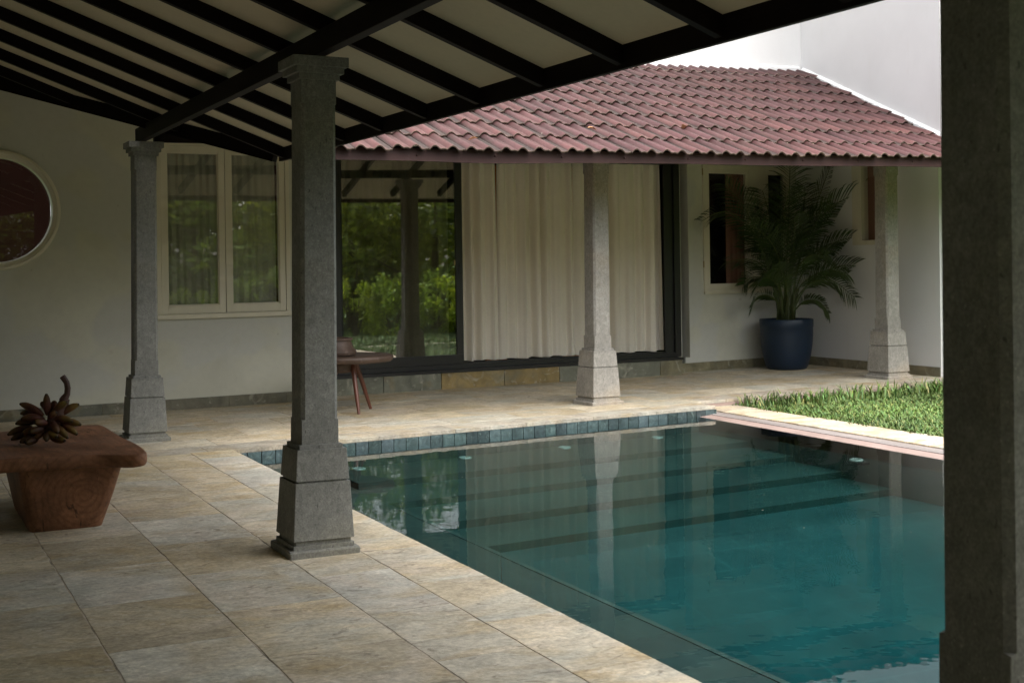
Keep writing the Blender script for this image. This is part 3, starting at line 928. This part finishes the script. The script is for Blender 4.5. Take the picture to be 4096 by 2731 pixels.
CURT = [(6.38, 6.915, .09, .06, 'first linen curtain right of the sliding glass, ending at a dark slit', .155, 11), (6.938, 8.05, .09, .055, 'widest linen curtain, hanging between the dark slit and the pale column', .17, 12),
        (8.075, 9.47, .10, .055, 'last linen curtain, partly behind the pale column, beside the black door jamb', .19, 13)]
for xa, xb, d, amp, lab, wl, sd_ in CURT:
    b = MB(); drape(b, door_y, xa, xb, .300, 2.83, d + .04, amp, wl, sd_, flare=.04)
    tag(b.build('curtain', M['linen'], smooth=True), lab, 'curtain', 'linen curtains in the door opening')
b = MB(); drape(b, door_y, 4.86, 6.24, .30, 2.83, .16, .03, .15, 31)
tag(b.build('curtain', M['grey_voile'], smooth=True), 'dim grey sheer curtain behind the reflecting sliding glass', 'curtain')
b = MB(); drape(b, right_y, 10.46, 10.79, 1.0, 2.8, .045, .014, .09, 21)
tag(b.build('curtain', M['red_curtain'], smooth=True), 'dusty red curtain behind the window glass left of the palm', 'curtain')

# short side wall closing the terrace, with a small window
SWX = lambda y: 11.769 + (14.6 - y) * .0245
sw = thing('house_wall', 'pale return wall behind the weathered column with a small window', 'wall')
b = MB()
def xq(mb, ya, yb, za, zb, d0, d1):
    mb.hexa([(SWX(ya) + d0, ya, za), (SWX(ya) + d1, ya, za), (SWX(yb) + d1, yb, za), (SWX(yb) + d0, yb, za)],
            [(SWX(ya) + d0, ya, zb), (SWX(ya) + d1, ya, zb), (SWX(yb) + d1, yb, zb), (SWX(yb) + d0, yb, zb)])
xq(b, 12.265, 13.0, -.12, 3.2, 0, .25); xq(b, 13.79, 15.0, -.12, 4.2, 0, .25); xq(b, 13.0, 13.79, -.12, 1.655, 0, .25); xq(b, 13.0, 13.79, 2.75, 3.6, 0, .25)
b.build('wall', M['white_plaster'], sw)
b = MB()
for ya, yb in ((12.27, 12.9), (12.9, 13.5), (13.5, 14.1), (14.1, 14.92)):
    k = rnd.uniform(.9, 1.1); b.cur = (.21 * k, .185 * k, .12 * k); xq(b, ya + .001, yb - .001, -.01, .118, -.016, -.001)
b.build('skirting', M['plinth'], sw, bevel=.002)
b = MB()
for ya, yb, za, zb in ((13.0, 13.06, 1.65, 2.75), (13.62, 13.795, 1.65, 2.75), (13.06, 13.62, 1.65, 1.712), (13.06, 13.62, 2.69, 2.75)): xq(b, ya, yb, za, zb, -.02, .1)
wn = b.build('casement_window', M['wood_white'], sw, bevel=.002)
b = MB(); xq(b, 13.055, 13.63, 1.705, 2.7, .03, .036); b.build('pane', M['glass_clear'], wn)
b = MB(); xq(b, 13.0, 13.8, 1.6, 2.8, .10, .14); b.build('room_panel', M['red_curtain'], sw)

# white upper storey
uw = thing('house_wall', 'bright white upper storey wall rising behind the tiled roof', 'wall')
b = MB()
uy = lambda x: 14.344 + .096 * (x - 8.98)
xk = 11.60
b.hexa([(2.0, uy(2.0), 3.2), (xk, uy(xk), 3.2), (xk, uy(xk) + .3, 3.2), (2.0, uy(2.0) + .3, 3.2)], [(2.0, uy(2.0), 8.5), (xk, uy(xk), 8.5), (xk, uy(xk) + .3, 8.5), (2.0, uy(2.0) + .3, 8.5)])
b.build('wall', M['white_plaster'], uw)
b = MB()
ya, yb = 11.40, uy(xk) - .002
b.hexa([(side_x(ya), ya, 2.75), (side_x(ya) + .8, ya + .05, 2.75), (side_x(yb) + .8, yb, 2.75), (side_x(yb), yb, 2.75)], [(side_x(ya), ya, 8.5), (side_x(ya) + .8, ya + .05, 8.5), (side_x(yb) + .8, yb, 8.5), (side_x(yb), yb, 8.5)])
b.build('wall', M['white_plaster'], uw)

# inner wall of the verandah, and an added wall behind the camera blocking light
lw = MB(); lw.box(-.85, -.56, -1.6, 13.7, -.05, 4.2); lw.box(-.559, 2.6, -1.6, -1.35, -.05, 4.2)
tag(lw.build('house_wall', M['plaster']), 'cream house wall along the inner side of the verandah, with an added unseen end behind the camera that blocks light', 'wall')

# ------------------------------------------------------------------ log table with bananas
lt = thing('log_table', 'low carved log table with a thick cracked slab top on the stone floor', 'table', (.98, 8.35, 0))
b = MB()
def rr(cx, cy_, hx, hy, rc, z, n_=6):
    o_ = []
    for qx, qy, a0 in ((1, 1, 0), (-1, 1, 90), (-1, -1, 180), (1, -1, 270)):
        for i in range(n_ + 1):
            t = R(a0 + 90 * i / n_)
            o_.append((cx + qx * (hx - rc) + rc * math.cos(t), cy_ + qy * (hy - rc) + rc * math.sin(t), z))
    return o_
lvl = [(0, .200, .46, .05), (.02, .207, .472, .06), (.1, .228, .50, .07), (.2, .252, .535, .07), (.3, .272, .565, .07), (.378, .286, .588, .07)]
b.loft([rr(.022 - .02 * (1 - z / .36), .03, hx, hy, rc, z) for z, hx, hy, rc in lvl])
b.build('base', M['log'], lt, smooth=True, auto=40)
out = [(-.50, -.52), (-.29, -.60), (-.05, -.615), (.14, -.63), (.27, -.72), (.34, -.765), (.395, -.74), (.415, -.62), (.41, -.2), (.40, .35), (.38, .72), (.33, .80), (.20, .84), (0, .77), (-.26, .72), (-.46, .66), (-.58, .3), (-.56, -.1)]
def smooth_closed(p, k=6):
    res = []
    n_ = len(p)
    for i in range(n_):
        p0, p1, p2, p3 = [Vector(p[(i + d) % n_]) for d in (-1, 0, 1, 2)]
        for j in range(k):
            t = j / k
            res.append(.5 * ((2 * p1) + (p2 - p0) * t + (2 * p0 - 5 * p1 + 4 * p2 - p3) * t * t + (3 * p1 - p0 - 3 * p2 + p3) * t ** 3))
    return res
oo = smooth_closed(out)
b = MB()
cc = Vector((-.06, .05))
rings = []
for sc_, z in [(.84, .368), (.95, .370), (.985, .377), (1.0, .392), (1.003, .425), (.997, .440), (.988, .447), (.97, .449), (.6, .445), (.25, .440)]:
    rings.append([(cc.x + (p.x - cc.x) * sc_, cc.y + (p.y - cc.y) * sc_, z + .006 * math.sin(9 * p.x + 5 * p.y) * (1 if z > .4 else .3)) for p in oo])
b.loft(rings)
b.build('tabletop', M['log'], lt, smooth=True, auto=60)

bn = thing('banana_bunch', 'bunch of red bananas with green tips and a cut stalk on the log table', 'bananas', (.925, 8.36, .440))
ux, dx = rt, fw
def zt(x, y, d=0):      # bunch coordinates: pixels of a close study -> metres
    return ux * ((x - 410) * .000693) + Vector((0, 0, (735 - y) * .000693 + .012)) + dx * d
RED, DRK, GRN = (.095, .030, .019), (.05, .018, .011), (.17, .12, .022)
BAN = [((390, 500), (185, 395), 0, RED, .02), ((425, 500), (412, 312), .01, RED, .0), ((450, 500), (465, 390), .05, RED, .03), ((455, 520), (600, 385), .0, GRN, .03), ((500, 520), (685, 412), .03, GRN, .02),
       ((480, 540), (660, 552), -.03, GRN, .03), ((540, 560), (722, 585), -.01, GRN, .02), ((470, 590), (632, 690), -.05, GRN, .03), ((540, 590), (695, 668), -.02, GRN, .03), ((400, 665), (560, 672), -.08, GRN, .02),
       ((470, 690), (620, 705), -.07, GRN, .0), ((390, 525), (228, 520), -.05, RED, .02), ((440, 560), (372, 535), -.09, RED, .0), ((330, 560), (160, 565), -.02, DRK, .02), ((300, 600), (104, 655), -.04, DRK, .02),
       ((290, 640), (140, 695), -.05, DRK, .01), ((350, 490), (165, 490), .04, DRK, .02), ((330, 660), (240, 710), -.08, DRK, .0), ((360, 690), (300, 715), -.10, DRK, .0), ((420, 600), (330, 620), -.10, DRK, .0), ((430, 470), (330, 405), .06, RED, .02),
       ((430, 600), (350, 690), -.06, RED, .0), ((450, 620), (470, 700), -.09, DRK, .0), ((410, 560), (300, 520), -.02, RED, .02), ((470, 560), (560, 640), -.07, RED, .02), ((440, 540), (520, 470), -.02, RED, .02), ((360, 620), (250, 640), -.07, RED, .01)]
for (a, e_, d, colr, bow) in BAN:
    b = MB()
    p0 = zt(*a, d * .4); p2 = zt(*e_, d * 1.3)
    mid_ = (p0 + p2) / 2 + Vector((0, 0, bow)) 
    n_ = 10
    pts, rad, cl = [], [], []
    for i in range(n_ + 1):
        t = i / n_
        pts.append(p0 * (1 - t) ** 2 + mid_ * 2 * t * (1 - t) + p2 * t * t)
        rad.append([.009, .014, .019, .021, .0215, .0215, .0212, .0200, .0175, .0125, .006][i] * 1.06)
        g_t = max(0, (t - .45) / .55) if colr is not GRN else max(.0, (t - .35) / .65)
        g_t = min(1, g_t) * (.35 if colr is DRK else (.45 if colr is RED else 1))
        base_ = RED if colr is GRN else colr
        cl.append(tuple(base_[c] * (1 - g_t) + GRN[c] * g_t for c in range(3)) if i < n_ else (.02, .015, .01))
    b.tube(pts, rad, 9, cl)
    b.build('banana', M['banana'], bn, smooth=True, auto=60)
b = MB()
st = [zt(440, 640, .0), zt(500, 520, .01), zt(558, 390, .03), zt(560, 368, .03), zt(562, 355, .03), zt(585, 320, .03), zt(590, 270, .03), zt(582, 220, .03), zt(545, 165, .03)]
b.tube(st, [.05, .042, .03, .031, .024, .018, .0185, .0175, .0185], 12)
b.build('stalk', M['banana_stalk'], bn, smooth=True, auto=50)

# ------------------------------------------------------------------ round three legged table and pot
rtb = thing('round_table', 'small round dark wood table on splayed legs by the sliding door', 'table', (4.34, 12.72, 0))
b = MB()
b.lathe([(.37, .508), (.405, .512), (.425, .528), (.434, .552), (.426, .571), (.41, .579), (.2, .581), (.001, .581)], seg=48, wob=.02, cap=False)
b.lathe([(.37, .508), (.001, .508)], seg=48, cap=False)
b.build('tabletop', M['dark_wood'], rtb, smooth=True, auto=40)
for tx, ty, fx, fy in ((-.005, -.09, .003, -.247), (.075, .06, .273, .159), (-.09, .05, -.27, .13)):
    b = MB()
    b.tube([(tx, ty, .515), ((tx + fx) / 2, (ty + fy) / 2, .265), (fx, fy, 0)], [.027, .024, .015], 12)
    b.build('leg', M['leg_wood'], rtb, smooth=True, auto=50)
b = MB(); b.lathe([(.12, .41), (.135, .43), (.135, .49), (.12, .507)], -.12, -.02, seg=28); b.build('hub', M['dark_wood'], rtb, smooth=True, auto=35)
b = MB()
b.lathe([(.13, 0), (.185, .012), (.195, .04), (.185, .06), (.165, .08), (.155, .115), (.145, .14), (.14, .152), (.158, .158), (.160, .178), (.150, .182), (.13, .178), (.12, .10), (.06, .08)], seg=40, wob=.006)
pt = b.build('wooden_pot', M['dark_wood'], smooth=True, auto=35)
pt.location = (4.175, 12.63, .580)
tag(pt, 'squat carved wooden pot with a rim standing on the round table', 'pot')

# ------------------------------------------------------------------ planter and palm
PC = Vector((11.07, 14.33, 0))
pl = thing('planter', 'large dark navy speckled planter on the terrace in the wall corner', 'planter', PC)
b = MB()
b.lathe([(.24, 0), (.262, .012), (.285, .06), (.318, .18), (.340, .32), (.350, .45), (.352, .56), (.356, .565), (.358, .60), (.358, .665), (.352, .674), (.335, .674), (.33, .66), (.325, .60), (.30, .58)], seg=64, cap=False)
b.lathe([(.24, 0), (.001, 0)], seg=64, cap=False)
b.build('pot_body', M['planter'], pl, smooth=True, auto=40)
b = MB(); b.lathe([(.327, .60), (.2, .62), (.001, .63)], seg=40, cap=False); b.build('soil', M['soil'], pl, smooth=True)
pm = thing('palm', 'potted areca palm with arching dark fronds in the navy planter', 'palm', (PC.x, PC.y, .62))
K = .00185
def zp(x, y, d=0):
    return rt * ((x - 845) * K) + fw * d + Vector((0, 0, .06 + (1150 - y) * K))
FR = [([(815, 1150), (740, 850), (650, 560), (540, 330), (410, 170)], -.05, .30, .42), ([(840, 1150), (850, 850), (870, 500), (885, 250), (895, 10)], .05, .30, .40), ([(870, 1150), (920, 850), (1000, 560), (1100, 280), (1195, 40)], .08, .28, .38),
      ([(875, 1150), (930, 800), (1020, 520), (1200, 330), (1470, 210)], -.12, .33, .40), ([(810, 1150), (780, 950), (700, 790), (560, 715), (385, 735)], -.25, .20, .36), ([(800, 1150), (720, 800), (600, 520), (400, 370), (210, 440)], -.3, .24, .40),
      ([(880, 1150), (920, 950), (1010, 770), (1180, 670), (1410, 665)], .12, .20, .36), ([(880, 1150), (950, 980), (1080, 830), (1290, 770), (1480, 860)], -.25, .22, .36), ([(870, 1150), (920, 1000), (1020, 890), (1150, 880), (1290, 1000)], -.4, .20, .36),
      ([(820, 1150), (780, 1040), (700, 980), (620, 990), (565, 1060)], -.25, .15, .3), ([(880, 1150), (920, 1070), (980, 1020), (1060, 1030), (1110, 1110)], -.35, .15, .3), ([(830, 1150), (800, 800), (760, 560), (740, 380), (700, 210)], .15, .30, .36),
      ([(850, 1150), (860, 900), (900, 720), (960, 620), (1040, 540)], .22, .26, .3), ([(850, 1150), (830, 900), (780, 700), (690, 560), (560, 470)], -.35, .28, .34), ([(850, 1150), (880, 850), (940, 600), (1060, 430), (1250, 380)], .2, .27, .34),
      ([(850, 1150), (850, 950), (840, 800), (800, 720), (690, 690)], .2, .22, .28), ([(845, 1150), (850, 900), (880, 700), (890, 560), (880, 420)], -.3, .26, .3), ([(825, 1150), (770, 950), (690, 860), (600, 850), (540, 900)], .05, .18, .3),
      ([(860, 1150), (900, 900), (930, 760), (1000, 690), (1090, 700)], -.45, .22, .3), ([(835, 1150), (800, 900), (720, 700), (640, 620), (540, 640)], .1, .22, .3),
      ([(850, 1150), (830, 850), (810, 600), (830, 400), (860, 220)], -.15, .28, .34), ([(850, 1150), (870, 860), (960, 640), (1040, 500), (1090, 330)], -.2, .26, .33),
      ([(870, 1150), (930, 900), (1040, 720), (1200, 600), (1380, 560)], -.15, .24, .36), ([(865, 1150), (910, 960), (990, 860), (1110, 800), (1230, 830)], -.5, .2, .3),
      ([(840, 1150), (800, 960), (740, 880), (660, 850), (590, 890)], -.5, .2, .3), ([(845, 1150), (840, 960), (810, 850), (750, 790), (680, 790)], -.6, .2, .28),
      ([(850, 1150), (845, 900), (820, 680), (760, 500), (660, 380)], .25, .26, .34), ([(865, 1150), (890, 850), (950, 560), (1000, 380), (1020, 190)], .2, .28, .34)]
def bez(P_, t):
    P_ = list(P_)
    while len(P_) > 1: P_ = [a.lerp(b_, t) for a, b_ in zip(P_, P_[1:])]
    return P_[0]
def crom(P_, t):
    n_ = len(P_) - 1
    i = min(int(t * n_), n_ - 1); f = t * n_ - i
    g4 = [P_[max(0, min(n_, i + d))] for d in (-1, 0, 1, 2)]
    return .5 * ((2 * g4[1]) + (g4[2] - g4[0]) * f + (2 * g4[0] - 5 * g4[1] + 4 * g4[2] - g4[3]) * f * f + (3 * g4[1] - g4[0] - 3 * g4[2] + g4[3]) * f ** 3)
for pts, dep, ll, start in FR:
    P_ = [zp(x, y, dep * (i / 4) ** 1.3) for i, (x, y) in enumerate(pts)]
    P_[0] += Vector((rnd.uniform(-.06, .06), rnd.uniform(-.08, .08), -.06))
    b = MB()
    n_ = 18
    cpts = [crom(P_, i / n_) for i in range(n_ + 1)]
    b.cur = (1.6, 1.35, .9)
    b.tube(cpts, [.011 * (1 - .8 * i / n_) + .0015 for i in range(n_ + 1)], 6)
    nl = 29
    for i in range(nl):
        t = start + (1 - start) * (i + .5) / nl
        p = crom(P_, t); d = (crom(P_, min(1, t + .02)) - crom(P_, t - .02)).normalized()
        sidev = d.cross(Vector((0, 0, 1)))
        if sidev.length < .3: sidev = d.cross(fw)
        # spread mostly across the frond's face, which turns towards the light
        sidev = (sidev.normalized() * .75 + rt.cross(d).normalized() * .0 + (d.cross(fw)).normalized() * .65)
        sidev = (sidev - d * sidev.dot(d)).normalized()
        for sg in (-1, 1):
            L = ll * 1.22 * (.55 + .75 * math.sin(math.pi * min(1, .18 + .8 * (i / nl)))) * rnd.uniform(.85, 1.1)
            dr = (d * rnd.uniform(.6, .85) + sidev * sg * 1.0 + Vector((0, 0, .12))).normalized()
            wv_ = dr.cross(Vector((0, 0, 1)));
            if wv_.length < .1: wv_ = dr.cross(fw)
            wv_ = (wv_.normalized() * .6 + Vector((0, 0, .8))).normalized()
            k = rnd.uniform(.6, 1.5); b.cur = (k, k * rnd.uniform(.95, 1.05), k * .9)
            L3 = [p, p + dr * L * .35 + Vector((0, 0, -.01 * L)), p + dr * L * .7 + Vector((0, 0, -.09 * L)), p + dr * L * .97 + Vector((0, 0, -.25 * L))]
            wid = [.0035, .0095, .0075, .001]
            prevp = None
            for q, wq in zip(L3, wid):
                a_ = b.vert(q + wv_ * wq); c_ = b.vert(q - wv_ * wq)
                if prevp: b.f.append([prevp[0], a_, c_, prevp[1]])
                prevp = (a_, c_)
    b.build('frond', M['frond'], pm)
for i in range(9):
    a = i * .7; x0, y0 = .10 * math.cos(a), .10 * math.sin(a)
    b = MB()
    b.tube([(x0, y0, -.02), (x0 * 1.3, y0 * 1.3, .3), (x0 * 1.8, y0 * 1.8, rnd.uniform(.36, .5))], [.014, .011, .006], 8)
    b.build('stem', M['cane'], pm, smooth=True)

# ------------------------------------------------------------------ pool lamps
LMP = [(3.69, 10.62, -.247, 'white round lamp on the pool step just right of the dark column base'), (4.72, 10.72, -.247, 'white round lamp on the pool step below the plinth, second from the dark column'),
       (5.78, 10.82, -.247, 'white round lamp on the pool step left of the pale column reflection'), (6.87, 10.94, -.247, 'white round lamp on the pool step right of the pale column reflection'),
       (7.36, 8.62, -.205, 'white round lamp beside the pink pool lip below the lawn')]
for x, y, z, lab in LMP:
    t = thing('pool_lamp', lab, 'pool lamp', (x, y, z), 0, 'round white lamps under the water'); t.scale = (.62, .62, 1)
    b = MB(); b.lathe([(.055, .0), (.092, .0), (.094, .008), (.086, .016), (.060, .016), (.055, .010)], seg=32, cap=False); b.build('rim', M['lamp_white'], t, smooth=True, auto=40)
    if x > 7.2: b = MB(); b.tube([(0, 0, -.002), (0, 0, -.03), (.22, 0, -.03)], .012, 8); b.build('bracket', M['black_alu'], t)
    b = MB(); b.lathe([(.0545, .004), (.03, .007), (.001, .008)], seg=24, cap=False); b.build('lens', M['glass_dark'], t, smooth=True)

gp = MB()
for k in range(9):
    gp.cur = (.95, .95, .95); xx = 8.75 + .62 * k
    gp.box(xx, xx + .56, 5.15 + .05 * math.sin(k * 2.1), 5.62 + .05 * math.sin(k * 2.1), -.2, -.085)
struct('garden_path', gp, M['pathstone'])

fs = MB()
for k in range(60):
    x = rnd.uniform(3.2, 7.3); y = rnd.uniform(5, 10.4); r_ = rnd.uniform(.002, .006)
    fs.poly([(x + r_ * math.cos(t), y + r_ * math.sin(t) * rnd.uniform(.5, 1), WATER + .0015) for t in (0, 1.1, 2.1, 3.2, 4.3, 5.3)])
tag(fs.build('floating_specks', M['pathstone']), 'pale specks of pollen floating on the pool', 'specks', kind='stuff')
# dry leaves on the roof
for i, (x, y, s_, lab) in enumerate([(6.25, 11.05, .05, 'small pale dry leaf lying on the second course of roof tiles'), (7.42, 11.22, .07, 'curled tan dry leaf, largest on the roof tiles'), (4.78, 10.58, .04, 'thin dry leaf caught near the eave tiles')]):
    b = MB()
    for k in range(6):
        pass
    n_ = 7
    L = [(-1, 0, 0), (-.5, .35, .25), (.1, .45, .35), (.7, .25, .15), (1.1, 0, .0), (.7, -.25, .2), (.1, -.4, .45), (-.5, -.3, .3)]
    c_ = b.vert((0, 0, 0.05 * s_)); idx = [b.vert((p[0] * s_, p[1] * s_, p[2] * s_)) for p in L]
    for k in range(8): b.f.append([c_, idx[k], idx[(k + 1) % 8]])
    o = b.build('dry_leaf', M['dry_leaf'])
    o.location = (x, y, tz(x, y) + .062); o.rotation_euler = (R(21), R(10), i * 1.3)
    md = o.modifiers.new('thickness', 'SOLIDIFY'); md.thickness = .0015
    tag(o, lab, 'leaf', 'dry leaves on the roof')

# ------------------------------------------------------------------ grass
rg = np.random.default_rng(4)
def grass_patch(n_, xr, yr, h0, h1, wid):
    x = rg.uniform(*xr, n_); y = rg.uniform(*yr, n_)
    keep = (x > 8.27 + .03 * np.sin(9 * y) + .02 * np.sin(23 * y)) & (y < 11.60 + .105 * (x - 7.83) - .03) & ~((y > 5.08) & (y < 5.68) & (x > 8.7) & (x < 14.3))
    x, y = x[keep], y[keep]; n_ = len(x)
    a = rg.uniform(0, 2 * np.pi, n_); h = rg.uniform(h0, h1, n_); lean = rg.uniform(.25, 1.15, n_) * h
    w_ = wid * rg.uniform(.7, 1.3, n_)
    dx_, dy_ = np.cos(a), np.sin(a)
    z0 = np.full(n_, -.118)
    V = np.zeros((n_, 5, 3))
    sx, sy = -dy_ * w_, dx_ * w_
    V[:, 0] = np.stack([x + sx, y + sy, z0], 1); V[:, 1] = np.stack([x - sx, y - sy, z0], 1)
    mx, my, mz = x + dx_ * lean * .45, y + dy_ * lean * .45, z0 + h * .72
    V[:, 2] = np.stack([mx - sx * 1.1, my - sy * 1.1, mz], 1); V[:, 3] = np.stack([mx + sx * 1.1, my + sy * 1.1, mz], 1)
    V[:, 4] = np.stack([x + dx_ * lean, y + dy_ * lean, z0 + h * rg.uniform(.75, 1.05, n_)], 1)
    k = rg.uniform(.55, 1.45, n_) * (.85 + .25 * np.sin(2.1 * x + 1.3 * y) * np.sin(1.7 * y - x))
    colr = np.stack([k * rg.uniform(.75, 1.25, n_), k, k * rg.uniform(.7, 1.2, n_)], 1)
    dry = rg.random(n_) < .07
    colr[dry] = np.array([2.1, 1.25, 1.5]) * rg.uniform(.7, 1.1, (dry.sum(), 1))
    return V, colr
Vs, Cs = [], []
for args in [(120000, (8.25, 12.4), (7.2, 12.1), .035, .088, .0046), (1300, (8.3, 11.8), (11.2, 12.1), .12, .2, .006), (30000, (8.25, 15), (2.4, 7.2), .05, .10, .008), (9000, (12.4, 17), (7.2, 12), .05, .11, .008)]:
    V, c_ = grass_patch(*args); Vs.append(V); Cs.append(c_)
V = np.concatenate(Vs); colr = np.concatenate(Cs); n_ = len(V)
me = bpy.data.meshes.new('grass')
base_i = (np.arange(n_) * 5)[:, None]
quads = base_i + np.array([0, 1, 2, 3]); tris = base_i + np.array([3, 2, 4])
me.vertices.add(n_ * 5); me.vertices.foreach_set('co', V.reshape(-1).astype(np.float32))
loops = np.concatenate([quads, tris], 1).reshape(-1)
me.loops.add(len(loops)); me.loops.foreach_set('vertex_index', loops.astype(np.int32))
me.polygons.add(n_ * 2)
ls = (np.arange(n_) * 7)[:, None] + np.array([0, 4])
me.polygons.foreach_set('loop_start', ls.reshape(-1).astype(np.int32))
me.polygons.foreach_set('loop_total', np.tile([4, 3], n_).astype(np.int32))
me.update(calc_edges=True); me.validate()
ca = me.color_attributes.new('tint', 'FLOAT_COLOR', 'POINT')
cc4 = np.ones((n_ * 5, 4), np.float32); cc4[:, :3] = np.repeat(colr, 5, 0); ca.data.foreach_set('color', cc4.ravel())
me.materials.append(M['grass'])
go = bpy.data.objects.new('grass', me); COL.objects.link(go)
tag(go, 'bright green broad bladed lawn grass beside the cream pool coping', 'grass', kind='stuff')

# ------------------------------------------------------------------ garden behind the camera (mirrored in glass and water)
def make_plant(name, cat, hgt, crown_r, trunk_h, nleaf, leaf, seed, tint):
    r_ = np.random.default_rng(seed)
    t = thing(name, '', cat)
    b = MB()
    if trunk_h > .3:
        b.tube([(0, 0, -.15), (.05, .03, trunk_h * .5), (-.03, .06, trunk_h), (.04, 0, hgt * .7)], [.16, .12, .1, .03], 9)
        for i in range(7):
            a = r_.uniform(0, 6.28); z = trunk_h * r_.uniform(.6, 1.1)
            b.tube([(0, 0, z), (math.cos(a) * crown_r * .35, math.sin(a) * crown_r * .35, z + .5), (math.cos(a) * crown_r * .7, math.sin(a) * crown_r * .7, z + 1.1)], [.06, .04, .012], 6)
    else:
        for i in range(6):
            a = r_.uniform(0, 6.28)
            b.tube([(0, 0, -.1), (math.cos(a) * crown_r * .4, math.sin(a) * crown_r * .4, hgt * .7)], [.02, .006], 5)
    b.build('trunk' if trunk_h > .3 else 'stem', M['bark'], t)
    b = MB()
    nb = 26 if trunk_h > .3 else 12
    cl = []
    for i in range(nb):
        a = r_.uniform(0, 6.28); rr_ = crown_r * math.sqrt(r_.random()) * .85
        zz = trunk_h * .75 + (hgt - trunk_h * .75) * r_.random()
        cl.append((math.cos(a) * rr_, math.sin(a) * rr_, zz, crown_r * r_.uniform(.22, .42), r_.uniform(.6, 1.5)))
    for i in range(nleaf):
        cx, cy_, cz_, cr, ck = cl[r_.integers(nb)]
        d = Vector(r_.normal(size=3)); d.normalize()
        p = Vector((cx, cy_, cz_)) + d * cr * r_.uniform(.5, 1.05)
        k = ck * r_.uniform(.6, 1.4)
        b.cur = (tint[0] * k, tint[1] * k, tint[2] * k)
        e1 = Vector(r_.normal(size=3)); e1.normalize(); e2 = e1.cross(d)
        if e2.length < .05: continue
        e2.normalize(); s_ = leaf * r_.uniform(.6, 1.3)
        b.f.append([b.vert(p - e1 * s_), b.vert(p + e2 * s_ * .4), b.vert(p + e1 * s_), b.vert(p - e2 * s_ * .4)])
    b.build('crown' if trunk_h > .3 else 'foliage', M['leaf'], t)
    return t

trees = [make_plant('garden_tree', 'tree', 6.5, 2.4, 1.2, 7000, .13, 1, (1, 1, 1)), make_plant('garden_tree', 'tree', 5.2, 2.2, .9, 6500, .12, 2, (1.25, 1.12, .8))]
shrubs = [make_plant('garden_shrub', 'shrub', 1.25, .75, 0, 1300, .07, 3, (1.3, 1.35, 1.0)), make_plant('garden_shrub', 'shrub', 1.0, .6, 0, 1100, .06, 4, (1.7, 1.6, .9))]
TP = [(4.6, -4.2), (7.0, -4.0), (9.4, -3.2), (11.4, -2.0), (13.2, -.8), (14.9, .6), (2.0, -5.5), (16.6, 2.2), (12.5, -5), (16.5, -3), (9.5, -7), (19, 0), (6, -8), (15.5, -8), (15.5, 9.5), (18.5, 7), (17, 13), (21, 11), (14.8, 15.5), (22, 4), (19.5, 17)]
wtxt = ['behind the near wing', 'beyond the pool end', 'over the shrubs', 'at the lawn edge', 'far across the lawn', 'at the back of the garden', 'beside the pavilion']
for i, (x, y) in enumerate(TP):
    src = trees[i % 2]
    o = src if i < 2 else copy_tree(src)
    s_ = rnd.uniform(.9, 1.15); o.location = (x, y, Z0); o.rotation_euler = (0, 0, rnd.uniform(0, 6.28)); o.scale = (s_ * 1.1, s_ * 1.1, s_ * (.66 if i % 2 == 0 else .82))
    o['label'] = ('dark green' if i % 2 == 0 else 'yellow green') + ' leafy garden tree mirrored in the glass'
    if i >= 14:
        o['label'] = ('dark green' if i % 2 == 0 else 'yellow green') + ' leafy garden tree beyond the lawn, past the weathered column'
        o['group'] = 'trees beyond the lawn' + (', dark' if i % 2 == 0 else ', yellowish')
        continue
    o['group'] = 'trees of the garden' + (', dark' if i % 2 == 0 else ', yellowish')
SP = [(4.2, -1.4), (5.6, -1.1), (7, -1.5), (8.3, -.7), (9.3, .3), (10.2, 1.3), (11.1, 2.2), (12.0, 2.8), (13.0, 3.3), (14.0, 4.2), (14.9, 5.2), (11.4, .6), (12.9, 1.5), (14.2, 2.6), (6.4, -2.3), (9.0, -1.2)]
for i, (x, y) in enumerate(SP):
    src = shrubs[i % 2]
    o = src if i < 2 else copy_tree(src)
    s_ = rnd.uniform(.85, 1.3); o.location = (x, y, Z0); o.rotation_euler = (0, 0, rnd.uniform(0, 6.28)); o.scale = (s_, s_, s_)
    o['label'] = ('green' if i % 2 == 0 else 'lime green') + ' garden shrub mirrored low in the sliding door glass'
    o['group'] = 'garden shrubs' + (', green' if i % 2 == 0 else ', lime')
